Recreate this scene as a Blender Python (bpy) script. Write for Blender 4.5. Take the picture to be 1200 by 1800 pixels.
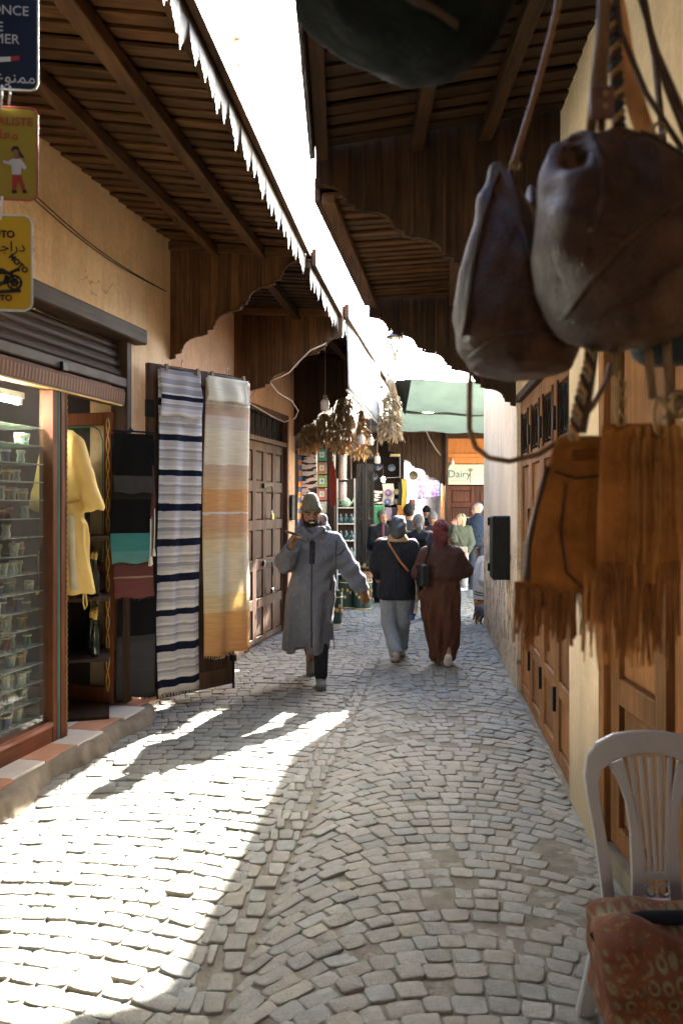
import bpy, bmesh, math, random
import numpy as np
from mathutils import Vector, Matrix
from mathutils.bvhtree import BVHTree
random.seed(7); RNG = np.random.default_rng(7)
R = math.radians
for o in list(bpy.data.objects): bpy.data.objects.remove(o)
SC = bpy.context.scene
COL = SC.collection
# ---------------------------------------------------------------- camera, sky, sun, exposure
F, HY, H = 1400.0, 885.0, 1.70            # focal length in photo pixels, horizon row, eye height
cam_d = bpy.data.cameras.new('camera'); cam = bpy.data.objects.new('camera', cam_d); COL.objects.link(cam)
cam.location = (0, 0, H); cam.rotation_euler = (R(90), 0, 0)
cam_d.sensor_fit = 'VERTICAL'; cam_d.sensor_height = 36; cam_d.lens = 36*F/1800
cam_d.shift_y = -(900-HY)/1800.0; cam_d.clip_start = .05; cam_d.clip_end = 500
cam_d.dof.use_dof = True; cam_d.dof.focus_distance = 7.8; cam_d.dof.aperture_fstop = 4.0
SC.camera = cam
SUN = Vector((.645, 1.60, 1.0)).normalized()      # towards the sun: ahead and to the right of the alley
el = math.asin(SUN.z); az = math.atan2(SUN.x, SUN.y)
W = bpy.data.worlds.new('World'); SC.world = W; W.use_nodes = True
nt = W.node_tree; bg = nt.nodes['Background']
sky = nt.nodes.new('ShaderNodeTexSky'); sky.sky_type = 'NISHITA'; sky.sun_disc = False
sky.sun_elevation = el; sky.sun_rotation = az; sky.air_density = 1.0; sky.dust_density = 1.6; sky.ozone_density = .6
nt.links.new(sky.outputs[0], bg.inputs[0]); bg.inputs[1].default_value = .15
sun_d = bpy.data.lights.new('sun', 'SUN'); sun_d.energy = 5.0; sun_d.angle = R(.6); sun_d.color = (1, .93, .80)
sun_o = bpy.data.objects.new('sun', sun_d); COL.objects.link(sun_o)
sun_o.rotation_euler = SUN.to_track_quat('Z', 'Y').to_euler(); sun_o.location = (4, 8, 9)
SC.view_settings.view_transform = 'Standard'; SC.view_settings.look = 'None'
SC.view_settings.exposure = 4.25; SC.view_settings.gamma = 1.0; SC.view_settings.use_curve_mapping = False
cy = SC.cycles
cy.use_denoising = True; cy.max_bounces = 9; cy.diffuse_bounces = 5; cy.glossy_bounces = 4
cy.transparent_max_bounces = 24; cy.transmission_bounces = 6; cy.caustics_reflective = False; cy.caustics_refractive = False
cy.sample_clamp_indirect = 6
# ---------------------------------------------------------------- helpers: places
def at(px, py, Y): return Vector(((px-600)/F*Y, Y, H+(HY-py)/F*Y))
def ground_depth(py): return F*H/(py-HY)
LS = .224; LU = Vector((LS, 1, 0)).normalized(); LA = math.atan2(LU.y, LU.x)
def L(Y, out=0.0, z=0.0):                    # a point on the left wall at depth Y, 'out' metres into the alley
    p = Vector((-3.09+LS*Y, Y, z)); return p+Vector((LU.y, -LU.x, 0))*out
def rwx(Y): return max(1.242, .826+.104*Y)
RU = Vector((-.104, -1, 0)).normalized(); RA = math.atan2(RU.y, RU.x); RA1 = -math.pi/2
def Rw(Y, out=0.0, z=0.0):                   # the same on the right wall
    p = Vector((rwx(Y), Y, z))
    n = Vector((-1, 0, 0)) if Y < 4.0 else Vector((-RU.y, RU.x, 0))*-1
    if n.x > 0: n = -n
    return p+n*out
# ---------------------------------------------------------------- helpers: materials
MATS = {}
def nodes(name):
    m = bpy.data.materials.new(name); m.use_nodes = True
    t = m.node_tree; return m, t, t.nodes['Principled BSDF'], t.nodes, t.links
def coords(t, scale=(1, 1, 1), rnd=True, kind='Object'):
    N, Lk = t.nodes, t.links
    tc = N.new('ShaderNodeTexCoord'); mp = N.new('ShaderNodeMapping'); mp.inputs['Scale'].default_value = scale
    Lk.new(tc.outputs[kind], mp.inputs['Vector'])
    if rnd:
        oi = N.new('ShaderNodeObjectInfo'); v = N.new('ShaderNodeVectorMath'); v.operation = 'SCALE'; v.inputs[0].default_value = (17, 31, 23)
        Lk.new(oi.outputs['Random'], v.inputs['Scale']); Lk.new(v.outputs[0], mp.inputs['Location'])
    return mp.outputs[0]
def noise(t, vec, scale, detail=4, rough=.6, dist=0):
    n = t.nodes.new('ShaderNodeTexNoise'); t.links.new(vec, n.inputs['Vector'])
    n.inputs['Scale'].default_value = scale; n.inputs['Detail'].default_value = detail
    n.inputs['Roughness'].default_value = rough; n.inputs['Distortion'].default_value = dist
    return n.outputs['Fac']
def ramp(t, fac, stops, mode='LINEAR'):
    r = t.nodes.new('ShaderNodeValToRGB'); r.color_ramp.interpolation = mode
    e = r.color_ramp.elements
    while len(e) < len(stops): e.new(.5)
    for i, (p, c) in enumerate(stops):
        e[i].position = p; e[i].color = (*c, 1) if len(c) == 3 else c
    t.links.new(fac, r.inputs[0]); return r.outputs[0]
def mix(t, fac, a, b, mode='MIX'):
    n = t.nodes.new('ShaderNodeMix'); n.data_type = 'RGBA'; n.blend_type = mode
    for k, v in ((0, fac), (6, a), (7, b)):
        if hasattr(v, 'is_output'): t.links.new(v, n.inputs[k])
        else: n.inputs[k].default_value = v if k == 0 else ((*v, 1) if len(v) == 3 else v)
    return n.outputs[2]
def bump(t, b, h, strength=.3, dist=.01):
    n = t.nodes.new('ShaderNodeBump'); n.inputs['Strength'].default_value = strength; n.inputs['Distance'].default_value = dist
    t.links.new(h, n.inputs['Height']); t.links.new(n.outputs[0], b.inputs['Normal'])
def sc_(c, k): return tuple(min(1, max(0, x*k)) for x in c)
def M(name, c=(.5, .5, .5), rough=.7, var=.18, scale=6, bstr=.15, bscale=80, metal=0, sheen=0, emit=0, coat=0, bdist=.004):
    if name in MATS: return MATS[name]
    m, t, b, N, Lk = nodes(name)
    v = coords(t)
    f = noise(t, v, scale, 5)
    Lk.new(ramp(t, f, [(.25, sc_(c, 1-var)), (.5, c), (.75, sc_(c, 1+var))]), b.inputs['Base Color'])
    b.inputs['Roughness'].default_value = rough; b.inputs['Metallic'].default_value = metal
    b.inputs['Specular IOR Level'].default_value = .5 if rough < .5 else .18
    if sheen: b.inputs['Sheen Weight'].default_value = sheen
    if coat: b.inputs['Coat Weight'].default_value = coat
    if bstr: bump(t, b, noise(t, v, bscale, 3, .6, .4 if bdist > .01 else 0), bstr, bdist)
    if emit:
        b.inputs['Emission Color'].default_value = (*c, 1); b.inputs['Emission Strength'].default_value = emit
    MATS[name] = m; return m
def wood(name, dark, light, axis='z', rough=.65, gr=34, worn=None):
    key = name+'_'+axis
    if key in MATS: return MATS[key]
    m, t, b, N, Lk = nodes(key)
    s = {'x': (1.3, gr, gr), 'y': (gr, 1.3, gr), 'z': (gr, gr, 1.3)}[axis]
    v = coords(t, s); v2 = coords(t, (3, 3, 3))
    f1 = noise(t, v, 1.0, 6, .7, .6); f2 = noise(t, v2, 1.2, 4)
    c = ramp(t, f1, [(.3, dark), (.52, tuple((a+b_)/2 for a, b_ in zip(dark, light))), (.72, light)])
    c = mix(t, .55, c, ramp(t, f2, [(.3, (.35, .33, .32)), (.7, (1.15, 1.1, 1.05))]), 'MULTIPLY')
    oi = N.new('ShaderNodeObjectInfo')
    c = mix(t, .55, c, ramp(t, oi.outputs['Random'], [(0, (.42, .42, .43)), (.5, (.9, .88, .86)), (1, (1.45, 1.34, 1.2))]), 'MULTIPLY')
    if worn:
        c = mix(t, ramp(t, noise(t, coords(t, (5, 5, 2)), 1.6, 6, .75), [(.52, (0, 0, 0)), (.68, (1, 1, 1))]), c, worn)
    Lk.new(c, b.inputs['Base Color']); b.inputs['Roughness'].default_value = rough
    b.inputs['Specular IOR Level'].default_value = .25; bump(t, b, f1, .45, .004)
    MATS[key] = m; return m
def plaster(name, c, stain, low=None, peel=None, rough=.9):
    if name in MATS: return MATS[name]
    m, t, b, N, Lk = nodes(name)
    v = coords(t, rnd=False); vs = coords(t, (2.2, 2.2, .55), rnd=False)
    f = noise(t, v, 1.1, 7, .62); f2 = noise(t, vs, 2.3, 6, .7); f3 = noise(t, v, 26, 4)
    col = ramp(t, f, [(.3, sc_(c, .80)), (.5, c), (.72, sc_(c, 1.14))])
    col = mix(t, ramp(t, f2, [(.46, (0, 0, 0)), (.68, (.9, .9, .9))]), col, stain)
    fd = noise(t, coords(t, (9, 9, .5), rnd=False), 1.0, 5, .7); col = mix(t, ramp(t, fd, [(.56, (0, 0, 0)), (.74, (.5, .5, .5))]), col, sc_(stain, .55))
    col = mix(t, .35, col, ramp(t, f3, [(.3, (.72, .72, .72)), (.7, (1.15, 1.15, 1.15))]), 'MULTIPLY')
    # hairline cracks
    vo = N.new('ShaderNodeTexVoronoi'); vo.feature = 'DISTANCE_TO_EDGE'; vo.inputs['Scale'].default_value = .9
    vd = N.new('ShaderNodeVectorMath'); vd.operation = 'ADD'; Lk.new(v, vd.inputs[0])
    nz = N.new('ShaderNodeTexNoise'); nz.inputs['Scale'].default_value = 2.5; nz.inputs['Detail'].default_value = 5; Lk.new(v, nz.inputs['Vector'])
    Lk.new(nz.outputs['Color'], vd.inputs[1]); Lk.new(vd.outputs[0], vo.inputs['Vector'])
    cr = ramp(t, vo.outputs['Distance'], [(0, (1, 1, 1)), (.006, (0, 0, 0))])
    crm = mix(t, 1.0, cr, ramp(t, noise(t, v, .8, 2), [(.5, (0, 0, 0)), (.62, (.8, .8, .8))]), 'MULTIPLY')
    col = mix(t, crm, col, sc_(c, .3))
    hgt = f3
    sx = N.new('ShaderNodeSeparateXYZ'); tc = N.new('ShaderNodeTexCoord'); Lk.new(tc.outputs['Object'], sx.inputs[0])
    def zmask(z0, z1, fn, amp):
        a = N.new('ShaderNodeMath'); a.operation = 'MULTIPLY_ADD'; Lk.new(fn, a.inputs[0]); a.inputs[1].default_value = amp; Lk.new(sx.outputs['Z'], a.inputs[2])
        mr = N.new('ShaderNodeMapRange'); Lk.new(a.outputs[0], mr.inputs[0]); mr.inputs[1].default_value = z0; mr.inputs[2].default_value = z1
        mr.inputs[3].default_value = 1; mr.inputs[4].default_value = 0; return mr.outputs[0]
    if low:                                      # rising damp and street dirt
        col = mix(t, zmask(.75, 1.25, f2, 1.0), col, low)
    if peel:                                     # flaked patches
        pk = noise(t, coords(t, (1, 1, .8), rnd=False), 5.5, 8, .75)
        pm = ramp(t, pk, [(.515, (0, 0, 0)), (.53, (1, 1, 1))])
        pmz = mix(t, 1.0, pm, zmask(1.6, 2.1, f, 1.2), 'MULTIPLY')
        col = mix(t, pmz, col, ramp(t, noise(t, v, 14, 6, .7), [(.35, sc_(peel, .35)), (.5, peel), (.66, sc_(peel, 1.9))]))
        hh = N.new('ShaderNodeMath'); hh.operation = 'MULTIPLY_ADD'; Lk.new(pmz, hh.inputs[0]); hh.inputs[1].default_value = -2.2; Lk.new(f3, hh.inputs[2]); hgt = hh.outputs[0]
    Lk.new(col, b.inputs['Base Color']); b.inputs['Roughness'].default_value = rough
    b.inputs['Specular IOR Level'].default_value = .15; bump(t, b, hgt, .5, .006)
    MATS[name] = m; return m
def stripes(name, stops, rough=.9, weave=260, trans=.25, axis='Z', fray=.012):
    """woven cloth: bands across the length (Generated axis), slightly see-through"""
    m, t, b, N, Lk = nodes(name)
    tc = N.new('ShaderNodeTexCoord'); sx = N.new('ShaderNodeSeparateXYZ'); Lk.new(tc.outputs['Generated'], sx.inputs[0])
    v = coords(t, (4, 4, 60)); nz = noise(t, v, 1.5, 4, .7)
    a = N.new('ShaderNodeMath'); a.operation = 'MULTIPLY_ADD'; Lk.new(nz, a.inputs[0]); a.inputs[1].default_value = fray; Lk.new(sx.outputs[axis], a.inputs[2])
    s = N.new('ShaderNodeMath'); s.operation = 'SUBTRACT'; Lk.new(a.outputs[0], s.inputs[0]); s.inputs[1].default_value = fray*.5
    col = None
    groups = [stops[i:i+28] for i in range(0, len(stops), 28)]
    for g in groups:
        r = ramp(t, s.outputs[0], g, 'CONSTANT')
        if col is None: col = r
        else:
            gt = N.new('ShaderNodeMath'); gt.operation = 'GREATER_THAN'; Lk.new(s.outputs[0], gt.inputs[0]); gt.inputs[1].default_value = g[0][0]
            col = mix(t, gt.outputs[0], col, r)
    col = mix(t, .6, col, ramp(t, nz, [(.3, (.72, .72, .72)), (.7, (1.2, 1.2, 1.2))]), 'MULTIPLY')
    Lk.new(col, b.inputs['Base Color']); b.inputs['Roughness'].default_value = rough; b.inputs['Specular IOR Level'].default_value = .1
    bump(t, b, noise(t, coords(t), weave, 2), .25, .002)
    tr = N.new('ShaderNodeBsdfTranslucent'); Lk.new(col, tr.inputs[0]); ms = N.new('ShaderNodeMixShader'); ms.inputs[0].default_value = trans
    Lk.new(b.outputs[0], ms.inputs[1]); Lk.new(tr.outputs[0], ms.inputs[2]); Lk.new(ms.outputs[0], N['Material Output'].inputs[0])
    MATS[name] = m; return m
def pane(name, tint=(.9, .95, .93), clear=.9, dust=.06):
    """thin window glass: clear, mirror-like at a slant, a film of dust"""
    if name in MATS: return MATS[name]
    m, t, b, N, Lk = nodes(name)
    tr = N.new('ShaderNodeBsdfTransparent'); tr.inputs[0].default_value = (*sc_(tint, clear), 1)
    gl = N.new('ShaderNodeBsdfGlossy'); gl.inputs['Roughness'].default_value = .02
    lw_ = N.new('ShaderNodeLayerWeight'); lw_.inputs[0].default_value = .5
    pw = N.new('ShaderNodeMath'); pw.operation = 'POWER'; Lk.new(lw_.outputs['Facing'], pw.inputs[0]); pw.inputs[1].default_value = 4.0
    fr = N.new('ShaderNodeMath'); fr.operation = 'MULTIPLY_ADD'; Lk.new(pw.outputs[0], fr.inputs[0]); fr.inputs[1].default_value = .85; fr.inputs[2].default_value = .05
    m1 = N.new('ShaderNodeMixShader'); Lk.new(fr.outputs[0], m1.inputs[0]); Lk.new(tr.outputs[0], m1.inputs[1]); Lk.new(gl.outputs[0], m1.inputs[2])
    di = N.new('ShaderNodeBsdfDiffuse'); di.inputs[0].default_value = (.6, .58, .5, 1)
    d2 = N.new('ShaderNodeMath'); d2.operation = 'MULTIPLY'; Lk.new(noise(t, coords(t), 2.5, 6), d2.inputs[0]); d2.inputs[1].default_value = dust*2
    m2 = N.new('ShaderNodeMixShader'); Lk.new(d2.outputs[0], m2.inputs[0]); Lk.new(m1.outputs[0], m2.inputs[1]); Lk.new(di.outputs[0], m2.inputs[2])
    Lk.new(m2.outputs[0], N['Material Output'].inputs[0]); MATS[name] = m; return m
def thin_cloth(name, c, trans=.5, see=0.0, rough=.9):
    m, t, b, N, Lk = nodes(name)
    v = coords(t); f = noise(t, v, 3, 5)
    col = ramp(t, f, [(.3, sc_(c, .85)), (.7, sc_(c, 1.1))]); Lk.new(col, b.inputs['Base Color']); b.inputs['Roughness'].default_value = rough
    bump(t, b, noise(t, v, 200, 2), .15, .002)
    tr = N.new('ShaderNodeBsdfTranslucent'); Lk.new(col, tr.inputs[0]); ms = N.new('ShaderNodeMixShader'); ms.inputs[0].default_value = trans
    Lk.new(b.outputs[0], ms.inputs[1]); Lk.new(tr.outputs[0], ms.inputs[2]); last = ms
    if see:
        tp = N.new('ShaderNodeBsdfTransparent'); m2 = N.new('ShaderNodeMixShader'); m2.inputs[0].default_value = see
        Lk.new(ms.outputs[0], m2.inputs[1]); Lk.new(tp.outputs[0], m2.inputs[2]); last = m2
    Lk.new(last.outputs[0], N['Material Output'].inputs[0]); MATS[name] = m; return m
# ---------------------------------------------------------------- helpers: meshes
class MB:
    def __init__(s): s.v = []; s.f = []
    def add(s, vs, fs):
        b = len(s.v); s.v += [tuple(p) for p in vs]; s.f += [tuple(i+b for i in q) for q in fs]; return s
    def box(s, x0, x1, y0, y1, z0, z1):
        return s.hexa([(x0, y0, z0), (x1, y0, z0), (x1, y1, z0), (x0, y1, z0), (x0, y0, z1), (x1, y0, z1), (x1, y1, z1), (x0, y1, z1)])
    def hexa(s, p): return s.add(p, [(0, 3, 2, 1), (4, 5, 6, 7), (0, 1, 5, 4), (1, 2, 6, 5), (2, 3, 7, 6), (3, 0, 4, 7)])
    def prism(s, poly, y0, y1):                  # polygon in x,z pushed along y
        n = len(poly); vs = [(x, y0, z) for x, z in poly]+[(x, y1, z) for x, z in poly]
        return s.add(vs, [tuple(range(n)), tuple(range(2*n-1, n-1, -1))]+[(i, i+n, (i+1) % n+n, (i+1) % n) for i in range(n)])
    def tube(s, pts, r, n=8, closed=False):
        pts = [Vector(p) for p in pts]; m = len(pts); rr = r if isinstance(r, (list, tuple)) else [r]*m
        vs = []; up = None
        for i, p in enumerate(pts):
            if closed: d = pts[(i+1) % m]-pts[i-1]
            else: d = pts[min(i+1, m-1)]-pts[max(i-1, 0)]
            d = d.normalized() if d.length > 1e-9 else Vector((0, 0, 1))
            if up is None: up = d.orthogonal().normalized()
            a = (up-d*up.dot(d)); a = a.normalized() if a.length > 1e-6 else d.orthogonal().normalized(); up = a; b = d.cross(a)
            for k in range(n):
                t = 2*math.pi*k/n; vs.append(p+(a*math.cos(t)+b*math.sin(t))*rr[i])
        fs = []
        for i in range(m if closed else m-1):
            j = (i+1) % m
            for k in range(n): fs.append((i*n+k, i*n+(k+1) % n, j*n+(k+1) % n, j*n+k))
        if not closed: fs += [tuple(range(n-1, -1, -1)), tuple(range((m-1)*n, m*n))]
        return s.add(vs, fs)
    def lathe(s, prof, n=20, c=(0, 0, 0), sx=1, sy=1):
        vs = []; m = len(prof)
        for r, z in prof:
            for k in range(n):
                t = 2*math.pi*k/n; vs.append((c[0]+r*sx*math.cos(t), c[1]+r*sy*math.sin(t), c[2]+z))
        fs = [(i*n+k, i*n+(k+1) % n, (i+1)*n+(k+1) % n, (i+1)*n+k) for i in range(m-1) for k in range(n)]
        fs += [tuple(range(n-1, -1, -1)), tuple(range((m-1)*n, m*n))]
        return s.add(vs, fs)
    def sheet(s, fn, nu, nv):
        vs = [fn(i/nu, j/nv) for j in range(nv+1) for i in range(nu+1)]
        return s.add(vs, [(j*(nu+1)+i, j*(nu+1)+i+1, (j+1)*(nu+1)+i+1, (j+1)*(nu+1)+i) for j in range(nv) for i in range(nu)])
    def sphere(s, c, r, n=12, m=8):
        r = r if isinstance(r, tuple) else (r, r, r)
        return s.add(*_sph(c, r, n, m))
    def mesh(s, name):
        me = bpy.data.meshes.new(name); me.from_pydata(s.v, [], s.f); me.update(); return me
def _sph(c, r, n, m):
    vs = [(c[0], c[1], c[2]-r[2])]
    for j in range(1, m):
        a = -math.pi/2+math.pi*j/m
        for k in range(n):
            t = 2*math.pi*k/n; vs.append((c[0]+r[0]*math.cos(a)*math.cos(t), c[1]+r[1]*math.cos(a)*math.sin(t), c[2]+r[2]*math.sin(a)))
    vs.append((c[0], c[1], c[2]+r[2])); fs = []
    for k in range(n): fs.append((0, 1+(k+1) % n, 1+k))
    for j in range(m-2):
        for k in range(n):
            a = 1+j*n+k; b = 1+j*n+(k+1) % n; fs.append((a, b, b+n, a+n))
    e = len(vs)-1
    for k in range(n): fs.append((e, 1+(m-2)*n+k, 1+(m-2)*n+(k+1) % n))
    return vs, fs
def obj(name, mb, mat=None, parent=None, loc=None, rotz=0, smooth=False, bevel=0, solid=0, sub=0, kind=None):
    me = mb if isinstance(mb, bpy.types.Mesh) else mb.mesh(name)
    o = bpy.data.objects.new(name, me); COL.objects.link(o)
    if mat and not me.materials: me.materials.append(mat)
    if parent: o.parent = parent
    if loc is not None: o.location = loc
    if rotz: o.rotation_euler = (0, 0, rotz)
    if smooth:
        for p in me.polygons: p.use_smooth = True
    if solid:
        d = o.modifiers.new('solid', 'SOLIDIFY'); d.thickness = solid; d.offset = 0
    if sub:
        d = o.modifiers.new('sub', 'SUBSURF'); d.levels = d.render_levels = sub
    if bevel:
        d = o.modifiers.new('bevel', 'BEVEL'); d.width = bevel; d.segments = 1; d.limit_method = 'ANGLE'; d.angle_limit = R(40)
    if kind: o['kind'] = kind
    return o
def tag(o, label, cat=None, group=None, kind=None):
    o['label'] = label
    if cat: o['category'] = cat
    if group: o['group'] = group
    if kind: o['kind'] = kind
    return o
def thing(name, label, cat, loc=(0, 0, 0), rotz=0, group=None):
    o = bpy.data.objects.new(name, None); COL.objects.link(o); o.empty_display_size = .1
    o.location = loc; o.rotation_euler = (0, 0, rotz); return tag(o, label, cat, group)
def box(name, mat, parent, x0, x1, y0, y1, z0, z1, bevel=.003):
    return obj(name, MB().box(x0, x1, y0, y1, z0, z1), mat, parent, bevel=bevel)
def dup(o, parent=None):
    c = o.copy(); COL.objects.link(c)
    if parent is not None: c.parent = parent
    for ch in list(o.children): dup(ch, c)
    return c
def text(name, body, size, loc, mat, parent, rot=(R(90), 0, 0), align='CENTER', bold=0.0, shear=0):
    c = bpy.data.curves.new(name, 'FONT'); c.body = body; c.size = size; c.align_x = align; c.align_y = 'CENTER'; c.extrude = .0006; c.offset = bold; c.shear = shear
    o = bpy.data.objects.new(name, c); c.materials.append(mat)
    COL.objects.link(o); bpy.context.view_layer.update(); me = bpy.data.meshes.new_from_object(o.evaluated_get(bpy.context.evaluated_depsgraph_get())); bpy.data.objects.remove(o)
    o = bpy.data.objects.new(name, me); COL.objects.link(o); o.parent = parent; o.location = loc; o.rotation_euler = rot; return o
# ---------------------------------------------------------------- helpers: soft forms from distance fields
class Soft:
    def __init__(s): s.p = []; s.disp = None
    def cap(s, a, b, r1, r2=None, k=.03, sub=False): s.p.append(('cap', Vector(a), Vector(b), r1, r1 if r2 is None else r2, k, sub)); return s
    def ell(s, c, r, rot=None, k=.03, sub=False): s.p.append(('ell', Vector(c), r if isinstance(r, tuple) else (r, r, r), rot, k, sub)); return s
    def loft(s, rows, k=.03, folds=None, sub=False): s.p.append(('loft', rows, folds, k, sub)); return s
    def rbox(s, c, h, r, rot=None, k=.02, sub=False): s.p.append(('rbox', Vector(c), h, r, rot, k, sub)); return s
    def _bb(s, p):
        if p[0] == 'cap':
            r = max(p[3], p[4]); a, b = p[1], p[2]
            return [min(a[i], b[i])-r for i in range(3)], [max(a[i], b[i])+r for i in range(3)], p[5]
        if p[0] in ('ell', 'rbox'):
            r = p[2]; e = (p[3] if p[0] == 'rbox' else 0)
            rr = [max(r)*1.0+e]*3 if p[3 if p[0] == 'ell' else 4] is not None else [x+e for x in r]
            if p[0] == 'rbox' and p[4] is not None: rr = [math.sqrt(sum(x*x for x in r))+e]*3
            return [p[1][i]-rr[i] for i in range(3)], [p[1][i]+rr[i] for i in range(3)], p[4 if p[0] == 'ell' else 5]
        rows = p[1]; g = 1.25
        return ([min(q[1]-q[3]*g for q in rows), min(q[2]-q[4]*g for q in rows), min(q[0] for q in rows)],
                [max(q[1]+q[3]*g for q in rows), max(q[2]+q[4]*g for q in rows), max(q[0] for q in rows)], p[3])
    def mesh(s, name, vox, smooth=1):
        bbs = [s._bb(p) for p in s.p]
        pos = [b for p, b in zip(s.p, bbs) if not p[-1]]
        lo = np.array([min(b[0][i] for b in pos) for i in range(3)])-3*vox
        hi = np.array([max(b[1][i] for b in pos) for i in range(3)])+3*vox
        ax = [np.arange(lo[i], hi[i]+vox, vox) for i in range(3)]
        D = np.full([len(a) for a in ax], .2, np.float32)
        for p, b in zip(s.p, bbs):
            k = b[2]; mg = k+3*vox; sl = []
            for i in range(3):
                i0 = max(0, int((b[0][i]-mg-lo[i])/vox)); i1 = min(len(ax[i]), int((b[1][i]+mg-lo[i])/vox)+2); sl.append(slice(i0, i1))
            if any(q.stop <= q.start for q in sl): continue
            X = ax[0][sl[0]][:, None, None]; Y = ax[1][sl[1]][None, :, None]; Z = ax[2][sl[2]][None, None, :]
            if p[0] == 'cap':
                a, c = p[1], p[2]; d = c-a; L2 = max(d.dot(d), 1e-9)
                t = np.clip(((X-a.x)*d.x+(Y-a.y)*d.y+(Z-a.z)*d.z)/L2, 0, 1)
                v = np.sqrt((X-a.x-t*d.x)**2+(Y-a.y-t*d.y)**2+(Z-a.z-t*d.z)**2)-(p[3]+(p[4]-p[3])*t)
            elif p[0] in ('ell', 'rbox'):
                x, y, z = X-p[1].x, Y-p[1].y, Z-p[1].z
                rot = p[3] if p[0] == 'ell' else p[4]
                if rot is not None:
                    m = rot.transposed()
                    x, y, z = m[0][0]*x+m[0][1]*y+m[0][2]*z, m[1][0]*x+m[1][1]*y+m[1][2]*z, m[2][0]*x+m[2][1]*y+m[2][2]*z
                if p[0] == 'ell':
                    r = p[2]; k0 = np.sqrt((x/r[0])**2+(y/r[1])**2+(z/r[2])**2); k1 = np.sqrt((x/r[0]**2)**2+(y/r[1]**2)**2+(z/r[2]**2)**2)+1e-6
                    v = k0*(k0-1)/k1
                else:
                    h = p[2]; qx, qy, qz = abs(x)-h[0], abs(y)-h[1], abs(z)-h[2]
                    v = np.sqrt(np.maximum(qx, 0)**2+np.maximum(qy, 0)**2+np.maximum(qz, 0)**2)+np.minimum(np.maximum(qx, np.maximum(qy, qz)), 0)-p[3]
            else:
                rows = sorted(p[1]); zz = [q[0] for q in rows]; z1 = ax[2][sl[2]]
                cx, cyy, rx, ry = [np.interp(z1, zz, [q[i] for q in rows])[None, None, :] for i in (1, 2, 3, 4)]
                dx, dy = (X-cx)/rx, (Y-cyy)/ry; rad = np.sqrt(dx*dx+dy*dy); mod = 1.0
                if p[2]: mod = 1+p[2](np.arctan2(dy, dx), Z)
                v = (rad-mod)*np.minimum(rx, ry)
                v = np.maximum(v, np.maximum(zz[0]-Z, Z-zz[-1]))
            cur = D[sl[0], sl[1], sl[2]]
            if p[-1]:
                h = np.clip(.5-.5*(cur+v)/k, 0, 1); new = cur*(1-h)-v*h+k*h*(1-h)
            else:
                h = np.clip(.5+.5*(v-cur)/k, 0, 1); new = v*(1-h)+cur*h-k*h*(1-h)
            D[sl[0], sl[1], sl[2]] = new
        if s.disp: D += s.disp(ax[0][:, None, None], ax[1][None, :, None], ax[2][None, None, :]).astype(np.float32)
        D[0] = D[-1] = .1; D[:, 0] = D[:, -1] = .1; D[:, :, 0] = D[:, :, -1] = .1
        vs, fs = _nets(D, lo, vox)
        me = bpy.data.meshes.new(name); me.from_pydata(vs, [], fs); me.update()
        bm = bmesh.new(); bm.from_mesh(me)
        for _ in range(smooth): bmesh.ops.smooth_vert(bm, verts=bm.verts, factor=.5, use_axis_x=True, use_axis_y=True, use_axis_z=True)
        bmesh.ops.recalc_face_normals(bm, faces=bm.faces); bm.to_mesh(me); bm.free()
        for q in me.polygons: q.use_smooth = True
        return me
def _nets(D, lo, vox):
    S = D < 0
    c = [D[i:D.shape[0]-1+i, j:D.shape[1]-1+j, k:D.shape[2]-1+k] for i in (0, 1) for j in (0, 1) for k in (0, 1)]
    cs = sum((q < 0).astype(np.int8) for q in c); act = (cs > 0) & (cs < 8)
    idx = np.full(act.shape, -1, np.int64); I = np.argwhere(act); idx[act] = np.arange(len(I))
    vals = np.stack([q[act] for q in c], 1).astype(np.float64)
    off = np.array([(i, j, k) for i in (0, 1) for j in (0, 1) for k in (0, 1)], float)
    P = np.zeros((len(I), 3)); n = np.zeros(len(I))
    for a in range(8):
        for b in range(a+1, 8):
            if abs(off[a]-off[b]).sum() != 1: continue
            va, vb = vals[:, a], vals[:, b]; m = (va < 0) != (vb < 0)
            t = np.where(m, va/np.where(m, va-vb, 1), 0)
            P += np.where(m[:, None], off[a]+(off[b]-off[a])*t[:, None], 0); n += m
    V = (I+P/n[:, None])*vox+lo
    fs = []
    for axis in range(3):
        a = np.take(S, range(S.shape[axis]-1), axis); b = np.take(S, range(1, S.shape[axis]), axis)
        E = np.argwhere(a != b); o1, o2 = [q for q in range(3) if q != axis]
        ok = (E[:, o1] > 0) & (E[:, o2] > 0) & (E[:, o1] < idx.shape[o1]) & (E[:, o2] < idx.shape[o2]); E = E[ok]
        q = []
        for d1, d2 in ((-1, -1), (0, -1), (0, 0), (-1, 0)):
            G = E.copy(); G[:, o1] += d1; G[:, o2] += d2; q.append(idx[G[:, 0], G[:, 1], G[:, 2]])
        Q = np.stack(q, 1); Q = Q[(Q >= 0).all(1)]; fs += Q.tolist()
    return V.tolist(), fs
def soft(name, S, mat, parent=None, vox=.012, smooth=1, **kw):
    return obj(name, S.mesh(name, vox, smooth), mat, parent, **kw)
def bvh(o):
    return BVHTree.FromPolygons([v.co.copy() for v in o.data.vertices], [tuple(p.vertices) for p in o.data.polygons])
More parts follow.
